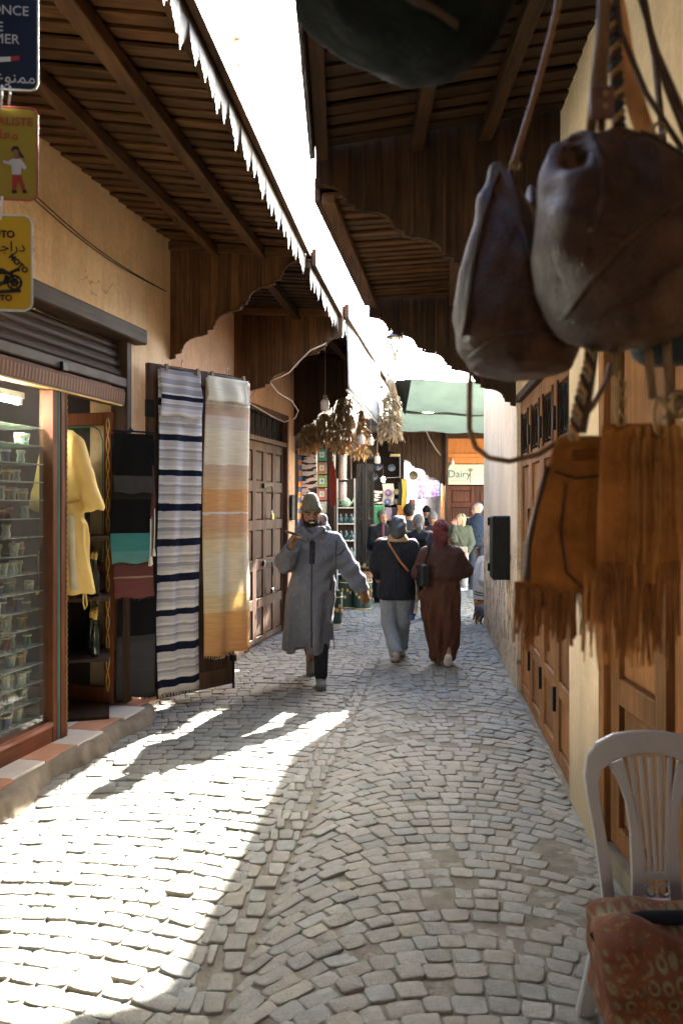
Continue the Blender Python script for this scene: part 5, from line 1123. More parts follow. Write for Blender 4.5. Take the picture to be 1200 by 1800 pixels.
p = at(585, 888, 12.0); t = thing('yarn_skein', 'long skein of dark red yarn hanging on the shop post', 'yarn', p); mb = MB(); rnd = random.Random(4)
for i in range(46):
    a, r_ = rnd.uniform(0, 6.28), rnd.uniform(.2, 1)*.055; mb.tube([(0, 0, .66), (r_*math.cos(a)*.9, r_*math.sin(a), .5), (r_*math.cos(a)*1.1, r_*math.sin(a), .15), (r_*math.cos(a)*.5, r_*math.sin(a)*.6, -.02)], .007, 4)
obj('strands', mb, M('red_yarn', (.14, .02, .014), .9), t); obj('loop', MB().tube([(0, 0, .64), (0, 0, .95)], .006, 5), M('cream_thread', (.62, .56, .44), .9), t)
for i, (py, hh) in enumerate(((800, .38), (848, .28))):
    p = at(602, py, 12.6); t = thing('pierced_lantern', '%s pierced silver cylinder lantern above the glass cabinet' % ('upper' if i == 0 else 'lower'), 'lantern', p, 0, 'pierced silver lanterns'); m_sil = M('pierced_silver', (.55, .5, .45), .4, .6, 90, .8, 120, metal=.5)
    obj('drum', MB().lathe([(.055, -hh), (.06, -hh+.01), (.06, -.02), (.05, 0)], 16), m_sil, t, smooth=True); obj('ring', MB().tube([(.06*math.cos(k), .06*math.sin(k), -hh) for k in np.linspace(0, 6.28, 14, False)], .006, 5, True), m_sil, t); obj('chain', MB().tube([(0, 0, 0), (0, 0, .1)], .004, 4), m_iron, t)
cb_ = thing('wares_cabinet', 'narrow glass fronted cabinet of teal pots beside the shop', 'cabinet', (at(608, 1000, 12.8).x, 12.8, 0)); 
for x in (-.14, .14):
    for y in (0, .25): box('post', M('white_post', (.4, .4, .38), .5), cb_, x-.012, x+.012, y-.012, y+.012, 0, 2.1)
for z in (.55, .82, 1.09, 1.36, 1.62): box('shelf', m_white, cb_, -.14, .14, -.01, .26, z, z+.02)
box('back', m_dark, cb_, -.14, .14, .27, .28, .3, 2.1)
pot = MB().lathe([(.02, 0), (.045, .01), (.06, .05), (.05, .09), (.025, .11), (.03, .13), (.0, .132)], 12).mesh('pot_body')
for p_ in pot.polygons: p_.use_smooth = True
pot.materials.append(M('teal_glaze', (.02, .09, .085), .15, .5, 9, coat=.5))
lidm = MB().lathe([(.03, .13), (.02, .145), (.006, .15), (.008, .165), (0, .168)], 10).mesh('lid'); lidm.materials.append(M('steel', (.45, .45, .45), .3, metal=.9))
for r_, z in enumerate((.57, .84, 1.11, 1.38)):
    for k in range(3):
        t = thing('teal_pot', 'small teal lidded pot, %s along the %s shelf of the narrow cabinet' % (['left', 'middle', 'right'][k], ['lowest', 'second', 'third', 'top'][r_]), 'pot', cb_.location+Vector((-.085+.085*k, .06+.03*(k % 2), z)), 0, 'teal pots in the narrow cabinet'); t.scale = (.75, .75, .95); obj('body', pot, None, t); obj('lid', lidm, None, t)
p = at(608, 884, 12.75); t = thing('green_teapot', 'pale green teapot standing on top of the narrow cabinet shelf', 'teapot', (p.x, 12.85, 1.64)); m_tp = M('mint_glaze', (.25, .42, .28), .25, coat=.4)
obj('body', MB().lathe([(.03, 0), (.07, .02), (.085, .08), (.06, .13), (.03, .15), (.0, .17)], 14), m_tp, t, smooth=True); obj('spout', MB().tube([(.06, 0, .05), (.11, 0, .09), (.13, 0, .14)], [.02, .014, .01], 8), m_tp, t, smooth=True); obj('handle', MB().tube([(-.07, 0, .11), (-.12, 0, .1), (-.12, 0, .05), (-.075, 0, .03)], .01, 6), m_tp, t, smooth=True)
dd = thing('black_door', 'pair of narrow black glazed doors folded back beside the cabinet', 'door', (at(640, 960, 14.2).x-.14, 14.2, 0))
for i, x in enumerate((0, .17)):
    mb = MB(); mb.box(x, x+.035, 0, .04, 0, 2.4); mb.box(x+.11, x+.145, 0, .04, 0, 2.4)
    for z in (0, .8, 1.6, 2.36): mb.box(x+.035, x+.11, .002, .038, z, z+.05)
    lf_ = obj('leaf', mb, M('black_gloss', (.015, .018, .02), .3), dd); obj('pane', MB().add([(x+.03, .02, .05), (x+.11, .02, .05), (x+.11, .02, 2.36), (x+.03, .02, 2.36)], [(0, 1, 2, 3)]), pane('dark_pane', (.25, .3, .3), .6), lf_)
p = at(640, 1005, 13.6); t = thing('tray_table', 'round brass tray table crowded with small bright trinkets', 'table', (p.x, 13.6, 0)); obj('tray', MB().lathe([(.0, .60), (.19, .60), (.21, .625), (.2, .63), (.18, .61), (0, .61)], 20), m_br, t, smooth=True)
for k in range(3): a = k*2.09+.4; obj('leg', MB().tube([(.12*math.cos(a), .12*math.sin(a), .6), (.16*math.cos(a+.3), .16*math.sin(a+.3), 0)], .016, 6), W2('z'), t)
rnd = random.Random(8)
for k in range(8):
    a, r_ = rnd.uniform(0, 6.28), .15*math.sqrt(rnd.random()); c = [('silver', (.6, .58, .55)), ('gold', (.5, .36, .14)), ('black', (.03, .03, .03)), ('cream', (.55, .5, .42)), ('teal', (.05, .2, .2)), ('copper', (.45, .2, .1)), ('white', (.7, .7, .68)), ('grey', (.25, .25, .25))][k]
    u = thing('trinket', '%s trinket standing on the brass tray table' % c[0], 'trinket', (p.x+r_*math.cos(a), 13.6+r_*math.sin(a), .612), 0, 'trinkets on the brass tray'); h_ = rnd.uniform(.05, .13)
    obj('body', MB().lathe([(.012, 0), (.022, .01), (.016, h_*.5), (.02, h_*.7), (0, h_*.8)], 8), M('trinket_'+c[0], c[1], .3, metal=.5), u); obj('knob', MB().sphere((0, 0, h_*.88), h_*.12, 8, 6), M('trinket_'+c[0], c[1], .3), u)
def tin(label, px, Y, r, h, mat, sx=1.0):
    p = at(px, 900, Y); t = thing('painted_tin', label, 'tin', (p.x, Y, 0), .3, 'dark painted tins on the ground'); obj('drum', MB().lathe([(r*.93, 0), (r*.95, .02), (r, h*.85), (r*1.02, h*.86), (r*1.02, h*.9), (r, h), (r*.9, h), (r*.9, h-.03), (0, h-.03)], 22), mat, t, smooth=False)
    for z in (h*.06, h*.86): obj('gold_band', MB().tube([((r*1.015 if z > h/2 else r*.96)*math.cos(k), (r*1.015 if z > h/2 else r*.96)*math.sin(k), z) for k in np.linspace(0, 6.28, 22, False)], .007, 5, True), m_gold, t)
    fl_ = MB(); rnd = random.Random(px)
    for k in range(7): a = -2.6+k*.33; z = h*rnd.uniform(.3, .7); fl_.sphere((r*.99*math.cos(a), r*.99*math.sin(a), z), (.02, .02, .028), 8, 5)
    obj('painted_flowers', fl_, M('flower_paint', (.5, .28, .06), .5), t); return t
m_tin = M('bottle_green_tin', (.012, .035, .022), .3, coat=.3)
tin('tall bottle green painted tin closest to the man', 590, 11.1, .095, .47, m_tin); tin('dark green painted tin with gold flowers left of two', 612, 12.9, .14, .50, m_tin); tin('dark green painted tin with gold flowers right of two', 637, 12.75, .15, .52, m_tin)
p = at(640, 1000, 12.75); t = thing('brown_leather_wares', 'heap of brown leather pouches lying on the right painted tin', 'pouches', (p.x, 12.75, .50)); S = Soft(); S.ell((0, 0, .03), (.14, .13, .05)).ell((.05, .03, .07), (.09, .07, .04)).ell((-.05, -.02, .08), (.08, .08, .03)); soft('pile', S, leather('pouch_leather', (.16, .07, .03), .6), t, .014)
# ================================================================= far covered passage, dairy front
B4 = thing('dairy_building', 'orange shopfront wall with cream sign and dark red panelled doors', 'building', (2.16, 17.0, 0))
box('wall', m_dor, B4, 0, .1, 0, .3, 0, 4.2, 0); box('wall', m_dor, B4, .1, 2.9, .002, .3, 2.55, 4.2, 0); box('wall', m_dor, B4, 1.9, 2.9, 0, .3, 0, 2.55, 0); box('ledge', m_dor, B4, -.04, 2.9, -.09, 0, 2.68, 2.76); box('backing', m_dark, B4, .1, 1.9, .2, .25, 0, 2.55, 0)
dd = thing('panelled_door', 'dark red brown panelled double door under the cream sign', 'door', (2.26, 17.04, 0)); WR = lambda a: wood('red_brown_wood', (.045, .014, .008), (.14, .045, .02), a)
for i in range(3): leaf(dd, i*.6, i*.6+.595, .03, 2.08, 0, [(.2, .9), (1.0, 1.62), (1.72, 1.98)], WR, .09)
sg = thing('shop_sign', 'cream shop sign reading Dairy with a palm tree', 'sign', (2.18, 16.93, 2.10)); obj('board', MB().box(0, 1.5, 0, .04, 0, .43), M('cream_sign', (.52, .50, .40), .5, .06), sg, bevel=.004)
m_teal = M('teal_ink', (.02, .13, .14), .5, bstr=0); m_gi = M('grey_ink', (.22, .21, .16), .6, bstr=0)
text('lettering', 'Dairy', .22, (.32, -.004, .22), m_teal, sg); text('small_lettering', '\uFEAE\uFEE4\uFE97 \uFEE6\uFEB4\uFEA3', .075, (.72, -.004, .23), m_gi, sg)
pm_ = MB(); pm_.tube([(.56, -.004, .04), (.555, -.004, .27)], .010, 5)
for k in range(9): a = .2+k*.35; pm_.tube([(.555, -.004, .27), (.555+.05*math.cos(a), -.004, .30+.05*math.sin(a)), (.555+.09*math.cos(a), -.004, .28+.07*math.sin(a))], [.006, .008, .002], 4)
obj('palm_print', pm_, m_gi, sg); obj('blue_corner', MB().prism([(0.001, .429), (.13, .429), (.10, .36), (.04, .33), (.001, .32)][::-1], -.004, 0), M('sign_blue', (.08, .17, .2), .5, bstr=0), sg); obj('base_line', MB().box(.14, .5, -.004, 0, .075, .085), m_gi, sg)
sp = thing('spot_lamp', 'small pale spotlight above the left end of the cream sign', 'lamp', (2.35, 16.9, 2.62)); obj('head', MB().lathe([(.02, 0), (.035, -.03), (.045, -.09), (0, -.085)], 12), m_white, sp); obj('arm', MB().tube([(0, .1, .03), (0, 0, .03), (0, 0, 0)], .01, 6), m_white, sp)
RFm = thing('passage_roof', 'dark boarded roof covering the far end of the alley', 'roof', (0, 15.4, 3.2)); box('deck', m_dark, RFm, -1.2, 5, 0, 5.4, .05, .15, 0)
for i in range(18): box('board', W2('y'), RFm, -.2+i*.16, -.2+i*.16+.152, 0, 5.4, .02, .045, 0)
for y in (.0, 1.6, 3.2): box('beam', W2('x'), RFm, -1.2, 5, y, y+.12, -.12, .018, .006)
valance('dark stepped board valance across the far passage', (2.12, 16.3, 0), (.95, 16.3, 0), 3.24, 3.24, stepped(2.78, 2.06, 4), 12, W2)
for X_ in (2.14,): box('post', W2('z'), RFm, X_-.04, X_+.02, .75, .85, -3.2, .02)
B5 = thing('far_shop', 'dim far shop front hung with colourful wares', 'building', (0, 17.3, 0)); box('back_wall', m_dark, B5, -1.4, 1.28, .5, .6, 0, 3.2, 0); box('side_wall', m_dark, B5, 1.28, 1.36, 0, 3.7, 0, 3.2, 0); box('passage_wall', M('shop_side', (.30, .24, .2), .9), B5, 2.22, 2.34, .1, 4.0, 0, 3.2, 0)
fb = thing('far_building', 'pale sunlit building closing the far end of the passage', 'building', (1.5, 33, 0)); box('wall', plaster('pale_pink_plaster', (.78, .66, .58), (.7, .55, .48)), fb, -6, 6, 0, .4, 0, 3.4, 0); box('coping', m_conc, fb, -6.05, 6.05, -.05, .45, 3.4, 3.5); box('door_panel', W3('z'), fb, -.6, .5, -.03, 0, 0, 2.2)
YF = 17.1
def disc(label, px, py, r, c1, c2, Y=YF):
    p = at(px, py, Y); t = thing('plate', label, 'plate', p, 0, 'plates hung on the far shop'); mb = MB().lathe([(0, 0), (r*.6, .002), (r, .022), (r, .028), (0, .012)], 18); mb.v = [(x, -z, y) for x, y, z in mb.v]; obj('dish', mb, M('plate_'+label[:9], c1, .35), t, smooth=True)
    ri = MB()
    for k in range(10): a = k*.628; ri.sphere((r*.7*math.cos(a), -.024, r*.7*math.sin(a)), (r*.12, .006, r*.12), 6, 4)
    ri.sphere((0, -.012, 0), (r*.3, .006, r*.3), 10, 5); obj('pattern', ri, M('pat_'+label[:9], c2, .4), t); return t
disc('purple patterned plate hung in the middle of the far shop', 682, 866, .075, (.12, .05, .15), (.35, .25, .35)); disc('blue patterned plate below the purple plate in the far shop', 681, 882, .07, (.03, .05, .16), (.3, .3, .4)); disc('olive patterned plate right of the purple plate', 697, 865, .07, (.12, .11, .05), (.4, .35, .2)); disc('dark round plate beneath the olive one', 696, 882, .065, (.06, .06, .05), (.25, .2, .12))
disc('wide straw hat hung high right of the far shop', 726, 836, .10, (.22, .18, .11), (.10, .08, .05), 16.8); disc('navy round hat hung high in the far shop', 664, 820, .09, (.02, .03, .06), (.08, .1, .14)); disc('black round hat hung left in the far shop', 656, 838, .10, (.012, .015, .02), (.05, .06, .07)); disc('steel blue hat hung at the top of the far shop', 688, 822, .08, (.05, .08, .12), (.15, .18, .2))
def fl(n_, c, tr=.1): return thin_cloth(n_, c, tr)
hung('green_sequin_cloth', 'bright green sequinned cloth hung low in the far shop', 'cloth', 655, 676, 888, 926, YF-.05, M('green_sequin', (.03, .22, .08), .3, .9, 60), waves=1, amp=.006); hung('white_blouse', 'white embroidered blouse behind the purple plate', 'garment', 672, 692, 850, 888, YF+.05, fl('blouse', (.5, .45, .4)), waves=1, amp=.01)
hung('black_white_top', 'black and white patterned top left in the far shop', 'garment', 657, 672, 862, 886, YF, zebra(), waves=1, amp=.01); hung('yellow_scarf', 'yellow scarf hanging right in the far shop', 'scarf', 706, 715, 842, 895, YF-.1, fl('yellow_cloth', (.5, .36, .04)), waves=.7, amp=.015); hung('black_robe', 'black robe beside the yellow scarf in the far shop', 'robe', 700, 709, 848, 890, YF-.05, fl('black_cloth', (.015, .018, .02), 0), waves=.7, amp=.015)
hung('orange_cloth', 'orange cloth hanging under the yellow scarf', 'cloth', 698, 713, 888, 905, YF-.08, fl('orange_cloth', (.45, .17, .03)), waves=.7, amp=.015); hung('lilac_jacket', 'lilac and dark jacket hanging low in the far shop', 'jacket', 677, 688, 892, 915, YF, fl('lilac', (.3, .22, .3)), waves=.7, amp=.015); hung('navy_jacket', 'navy jacket hanging low beside the lilac one', 'jacket', 688, 702, 892, 918, YF+.02, fl('navy_c', (.03, .035, .06), 0), waves=.7, amp=.015)
for i, (a, b, c1) in enumerate(((733, 741, (.33, .22, .42)), (741, 750, (.38, .26, .5)), (750, 758, (.34, .34, .52)), (758, 767, (.36, .18, .42)), (767, 773, (.24, .26, .42)))): hung('hanging_scarf', '%s scarf, %s in the bright row over the passage' % (['mauve', 'purple', 'pale blue', 'magenta', 'slate blue'][i], ORD[i]), 'scarf', a, b, 841+i, 878-i*1.5, 17.8, stripes('sc_%d' % i, [(k/9, sc_(c1, .7+.6*((k*7+i) % 5)/4)) for k in range(9)], trans=.45), waves=1, amp=.015, group='purple scarves over the passage', seed=i)
t = thing('brown_satchel', 'brown leather satchel hanging in the bright passage', 'bag', at(724, 888, 17.5)); S = Soft(); S.rbox((0, 0, 0), (.05, .02, .10), .02).rbox((0, -.02, .06), (.05, .015, .05), .012); soft('body', S, leather('satchel', (.12, .045, .03), .5), t, .012); obj('strap', MB().tube([(-.05, 0, .11), (-.02, 0, .28), (.02, 0, .28), (.05, 0, .11)], .008, 6), m_bk, t)
t = thing('tube_light', 'short lit tube light hanging over the purple scarves', 'light', at(756, 849, 17.3)); obj('tube', MB().tube([(-.13, 0, 0), (.13, 0, 0)], .02, 8), tube_m, t); obj('fitting', MB().box(-.15, .15, -.02, .02, .022, .05), m_white, t); obj('wire', MB().tube([(0, 0, .05), (0, 0, 1.0)], .004, 4), m_iron, t)
t = thing('hanging_cage', 'small gilt metal wire tray hanging in the passage', 'tray', at(694, 800, 14.5)); obj('tray', MB().box(-.09, .09, -.06, .06, -.03, .02), m_br, t, bevel=.004); obj('wire', MB().tube([(0, 0, .02), (.01, 0, .5)], .004, 4), m_iron, t); obj('wire_frame', MB().tube([(.09, 0, -.03), (.09, 0, -.40), (-.28, 0, -.42)], .005, 4), m_white, t)
ch_ = MB(); pp = [at(746, 752, 15.2), at(755, 772, 15.4), at(766, 790, 15.7), at(776, 803, 16.4)]
for a, b in zip(pp, pp[1:]):
    for k in range(7): ch_.sphere(a.lerp(b, k/7), .017, 6, 5)
tag(obj('bead_string', ch_, M('beads', (.25, .2, .15), .5)), 'string of dark beads under the green net toward the cream sign', 'beads')
# ================================================================= people
def hand(S, w, d, palm, curl=.5, s_=1.0, thumb=1):
    """palm plus five separate bent fingers; d points along the hand, palm is the palm's normal"""
    w, d, palm = Vector(w), Vector(d).normalized(), Vector(palm).normalized(); side = d.cross(palm).normalized()*thumb
    k = .008*s_
    S.cap(w, w+d*.035*s_, .024*s_, .028*s_, .01)
    for i in range(4):
        e = (i-1.5)*.019*s_; S.cap(w+d*.02*s_+side*e*.7, w+d*.085*s_+side*e, .016*s_, .014*s_, .01)
        b = w+d*.088*s_+side*e; l = (.038, .044, .041, .032)[i]*s_; c1 = curl*.9
        m_ = b+(d*math.cos(c1)+palm*math.sin(c1))*l; t_ = m_+(d*math.cos(c1*2.1)+palm*math.sin(c1*2.1))*l*.85
        S.cap(b, m_, .0105*s_, .0095*s_, k); S.cap(m_, t_, .0095*s_, .008*s_, k)
    tb = w+d*.03*s_-side*.024*s_; tm = tb-side*.022*s_+d*.03*s_+palm*.012*s_; S.cap(tb, tm, .014*s_, .011*s_, .01); S.cap(tm, tm+d*.03*s_+palm*.016*s_, .011*s_, .009*s_, k)
def head(S, c, yaw=0, pitch=0, s_=1.0):
    M3 = (Matrix.Rotation(yaw, 3, 'Z')@Matrix.Rotation(pitch, 3, 'X')); T = lambda x, y, z: Vector(c)+M3@(Vector((x, y, z))*s_)
    S.ell(T(0, .012, .025), (.076*s_, .096*s_, .105*s_), M3, .02); S.ell(T(0, -.03, -.055), (.056*s_, .060*s_, .062*s_), M3, .04); S.ell(T(0, -.055, -.01), (.06*s_, .042*s_, .06*s_), M3, .03)
    S.cap(T(0, -.09, .02), T(0, -.113, -.024), .009*s_, .016*s_, .012); S.cap(T(-.038, -.084, .033), T(.038, -.084, .033), .010*s_, .010*s_, .015); S.cap(T(-.02, -.09, -.062), T(.02, -.09, -.062), .008*s_, .008*s_, .01); S.ell(T(0, -.083, -.092), (.022*s_, .016*s_, .016*s_), M3, .015)
    for e in (-1, 1):
        S.ell(T(e*.077, .015, -.005), (.012*s_, .022*s_, .033*s_), M3, .008); S.ell(T(e*.032, -.103, .010), (.017*s_, .014*s_, .012*s_), M3, .012, sub=True)
    return T, M3
def figure(label, px, pyf, ht, skin, build, group='people in the alley', vox=.014):
    """root at the ground under the person; build(S, q) adds joints in local metres"""
    Y = ground_depth(pyf); p = at(px, pyf, Y); t = thing('person', label, 'person', (p.x, Y, 0), 0, group)
    def q(a, b, dy=0): return Vector(((a-px)*Y/F, dy, (pyf-b)*Y/F))
    return t, q, Y/F
def limbs(S, J, r=1.0):
    for s_ in 'lr':
        S.cap(J['sh'+s_], J['el'+s_], .048*r, .040*r, .03); S.cap(J['el'+s_], J['wr'+s_], .040*r, .027*r, .02); S.cap(J['hp'+s_], J['kn'+s_], .078*r, .055*r, .04); S.cap(J['kn'+s_], J['an'+s_], .055*r, .036*r, .03)
    m_ = (J['hpl']+J['hpr'])/2; c = (J['shl']+J['shr'])/2; S.cap(m_+Vector((0, 0, .04)), c-Vector((0, 0, .1)), .085*r, .085*r, .05); S.cap(J['shl'], J['shr'], .048*r, .048*r, .04); return c
def pose(h, **kw):
    w = .108*h; J = dict(shl=(-w, 0, .815*h), shr=(w, 0, .815*h), ell=(-w*1.25, .02, .63*h), elr=(w*1.25, .02, .63*h), wrl=(-w*1.25, -.04, .485*h), wrr=(w*1.25, -.04, .485*h), hpl=(-.055*h, 0, .52*h), hpr=(.055*h, 0, .52*h), knl=(-.06*h, -.01, .285*h), knr=(.06*h, -.01, .285*h), anl=(-.06*h, .02, .05*h), anr=(.06*h, .02, .05*h))
    J.update(kw); return {k: Vector(v) for k, v in J.items()}
def shoe(par, an, yaw, mat, sole, s_=1.0, toe=0.0, name='shoe'):
    """toe>0 tips the toe down (heel lifted)"""
    M3 = Matrix.Rotation(yaw, 3, 'Z')@Matrix.Rotation(toe, 3, 'X'); T = lambda x, y, z: Vector(an)+M3@(Vector((x, y, z))*s_)
    S = Soft(); S.cap(T(0, .03, -.03), T(0, -.13, -.045), .042*s_, .036*s_, .03); S.cap(T(0, .02, 0), T(0, .02, .04), .042*s_, .04*s_, .03); S.ell(T(0, -.09, -.035), (.045*s_, .08*s_, .032*s_), M3, .02)
    o = soft(name, S, mat, par, .010, 1); S2 = Soft(); S2.rbox(T(0, -.05, -.072), (.034*s_, .10*s_, .006*s_), .012*s_, M3, .01); soft('sole', S2, sole, o, .010, 1); return o
def skinm(n_, c): return M('skin_'+n_, c, .5, .12, 14, .1, 120)
SK1 = skinm('deep', (.25, .13, .08)); SK2 = skinm('olive', (.33, .185, .12)); SK3 = skinm('fair', (.46, .28, .21))
def cl(n_, c, **kw): return M('cloth_'+n_, c, kw.get('rough', .9), kw.get('var', .14), kw.get('scale', 9), .75, 16, bdist=.03)
def eyes(T, par, s_=1.0):
    for e in (-1, 1):
        mb = MB().sphere(T(e*.031, -.092, .011), (.011*s_, .007*s_, .0045*s_), 8, 6); obj('eye', mb, M('dark_eye', (.02, .015, .012), .2), par); obj('eyebrow', MB().tube([T(e*.015, -.099, .031), T(e*.034, -.098, .036), T(e*.054, -.088, .029)], .0045*s_, 5), M('dark_hair', (.018, .014, .012), .8), par)
# ---- man in the grey djellaba
t, q, m = figure('man in long grey hooded djellaba and olive beanie walking with phone', 555, 1206, 1.83, SK1, None)
J = {k: Vector(v) for k, v in dict(shl=(-.165, .02, 1.37), shr=(.175, .02, 1.37), ell=(-.275, -.10, 1.15), elr=(.305, -.01, 1.11), wrl=(-.21, -.30, 1.31), wrr=(.435, -.03, .905), hpl=(-.13, .03, .95), hpr=(.06, .03, .95), knl=(-.08, .0, .52), knr=(.05, -.03, .52), anl=(-.06, .36, .20), anr=(.05, -.10, .10)).items()}
S = Soft(); limbs(S, J); hc = Vector((-.045, -.045, 1.615)); T, M3 = head(S, hc, .16, .30, 1.03); S.cap((-.03, .0, 1.36), hc+Vector((.005, .03, -.07)), .06, .056, .03)
hand(S, J['wrl'], (.35, -.25, .9), (.6, -.5, -.3), .9, 1.05, 1); hand(S, J['wrr'], (.25, -.15, -1), (-.5, .9, 0), .6, 1.05, -1)
soft('body', S, SK1, t, .008, 1); eyes(T, t, 1.03)
S = Soft(); S.ell(T(0, -.042, -.075), (.062, .062, .05), M3, .02); S.cap(T(-.068, -.005, -.015), T(-.045, -.04, -.085), .016, .022, .02); S.cap(T(.068, -.005, -.015), T(.045, -.04, -.085), .016, .022, .02); S.cap(T(-.028, -.098, -.044), T(.028, -.098, -.044), .008, .008, .008); S.ell(T(0, -.112, -.062), (.027, .02, .013), M3, .008, sub=True); soft('beard', S, M('black_beard', (.014, .011, .010), .9), t, .0065, 0)
obj('teeth', MB().sphere(T(0, -.099, -.061), (.024, .009, .0075), 10, 6), M('teeth', (.7, .64, .56), .3), t)
S = Soft(); S.ell(T(0, .012, .062), (.086, .103, .085), M3, .02); S.ell(T(0, .035, .115), (.066, .075, .065), M3, .03); S.cap(T(-.06, -.06, .045), T(.06, -.06, .045), .026, .026, .03); S.cap(T(-.078, .0, .036), T(-.06, -.06, .042), .022, .024, .02); S.cap(T(.078, .0, .036), T(.06, -.06, .042), .022, .024, .02); S.ell(T(0, -.02, -.075), (.13, .15, .088), M3, .01, sub=True)
soft('beanie', S, cl('olive_knit', (.125, .115, .075), bs=90), t, .008, 1)
def dj(a, z): u = np.clip((1.25-z)/.9, 0, 1); return u*(.08*np.cos(6*a+z*2.2)+.055*np.cos(10*a-z*3.1+.8))+.012*np.cos(3*a+z*9)
S = Soft(); S.loft([(.335, -.07, .02, .225, .22), (.5, -.07, .015, .225, .22), (.75, -.06, .01, .23, .205), (1.0, -.03, .01, .215, .175), (1.2, 0, 0, .205, .155), (1.33, .005, 0, .195, .13), (1.41, .0, 0, .155, .10), (1.49, -.02, -.005, .10, .09)], .05, dj)
S.cap((.17, .01, 1.355), (.30, -.005, 1.11), .082, .092, .05); S.cap((.30, -.005, 1.11), (.42, -.03, .925), .09, .082, .03); S.cap((-.16, .01, 1.355), (-.275, -.09, 1.16), .082, .095, .05); S.cap((-.275, -.09, 1.16), (-.215, -.27, 1.28), .095, .078, .03)
S.ell((.455, -.04, .86), (.08, .08, .045), sub=True, k=.012); S.ell((-.185, -.345, 1.34), (.07, .07, .07), sub=True, k=.015)
S.rbox((-.13, -.16, .30), (.045, .12, .075), .005, sub=True, k=.02); S.rbox((.15, .05, .36), (.006, .3, .06), .004, sub=True, k=.015)
m_dj = cl('grey_wool', (.125, .13, .155), var=.1, scale=12, bs=240); S.disp = lambda x, y, z: .014*np.sin(x*26+z*9+2*np.sin(z*6))*np.clip((1.35-z), 0, .8)+.009*np.sin(x*31-z*40)*np.exp(-((z-1.08)/.2)**2)+.004*np.sin(z*33+x*17)*np.clip(np.abs(x)-.2, 0, .2)*5
dg = soft('djellaba', S, m_dj, t, .0085, 1)
S = Soft(); n_ = 14
ringp = [Vector((-.03+.135*math.cos(k), .01+.12*math.sin(k), 1.462+.05*math.sin(k)-.05*max(0, -math.sin(k)))) for k in np.linspace(-math.pi/2+.25, 1.5*math.pi-.25, n_)]
for a, b in zip(ringp, ringp[1:]): S.cap(a, b, .027, .027, .03)
S.ell((-.03, .15, 1.46), (.13, .07, .12), k=.05); S.cap((-.10, .10, 1.56), (.06, .10, 1.56), .045, .045, .05); S.cap((.06, -.09, 1.46), (-.01, -.135, 1.40), .035, .02, .03); S.cap((-.11, -.09, 1.46), (-.05, -.135, 1.40), .035, .02, .03)
soft('hood', S, m_dj, t, .009, 1)
m_tr = cl('dark_trim', (.035, .036, .045)); strap_on('placket', dg, [(-.025, 1.395), (-.03, 1.15)], .05, m_tr, t, -1, .006); strap_on('front_seam', dg, [(-.03, 1.15), (-.035, .8), (-.03, .40)], .010, m_tr, t, -1, .003, 50); strap_on('pocket_slit', dg, [(.15, 1.02), (.135, .90)], .014, m_tr, t, -1, .004); strap_on('sleeve_seam', dg, [(.20, 1.22), (.23, 1.24), (.27, 1.28)], .010, m_tr, t, -1, .003); strap_on('armhole_seam', dg, [(.195, 1.36), (.185, 1.25), (.19, 1.12)], .006, m_tr, t, -1, .003)
for z in (1.36, 1.30, 1.24, 1.18): obj('button', MB().sphere((-.027, -.165, z), (.008, .012, .008), 8, 6), M('knot_button', (.02, .02, .025), .7), t)
S = Soft(); S.cap(J['hpr'], J['knr'], .09, .075, .03); S.cap(J['knr'], J['anr']+Vector((0, 0, .03)), .075, .062, .03); S.cap(J['hpl'], J['knl'], .09, .07, .03); S.cap(J['knl'], J['anl']+Vector((0, 0, .05)), .07, .058, .03); soft('trousers', S, cl('black_jean', (.018, .02, .026)), t, .012)
m_gs = M('grey_boot', (.13, .13, .115), .8, .3, 20, .4, 90); m_so = M('rubber_sole', (.10, .09, .075), .9); shoe(t, J['anr']+Vector((0, -.02, -.005)), .05, m_gs, m_so, 1.05); shoe(t, J['anl']+Vector((0, .02, 0)), .05, m_gs, m_so, 1.05, .95)
pw = J['wrl']+Vector((.02, -.10, .125)); ph = thing('smartphone', 'smartphone held level in the raised hand of the djellaba man', 'phone', t.location+pw, .55); ph.rotation_euler = (.25, .35, 1.2); obj('case', MB().box(-.036, .036, -.075, .075, -.005, .005), M('phone_body', (.03, .03, .03), .3), ph, bevel=.004); obj('screen', MB().box(-.032, .032, -.07, .07, .0052, .006), M('phone_screen', (.5, .45, .38), .1), ph)
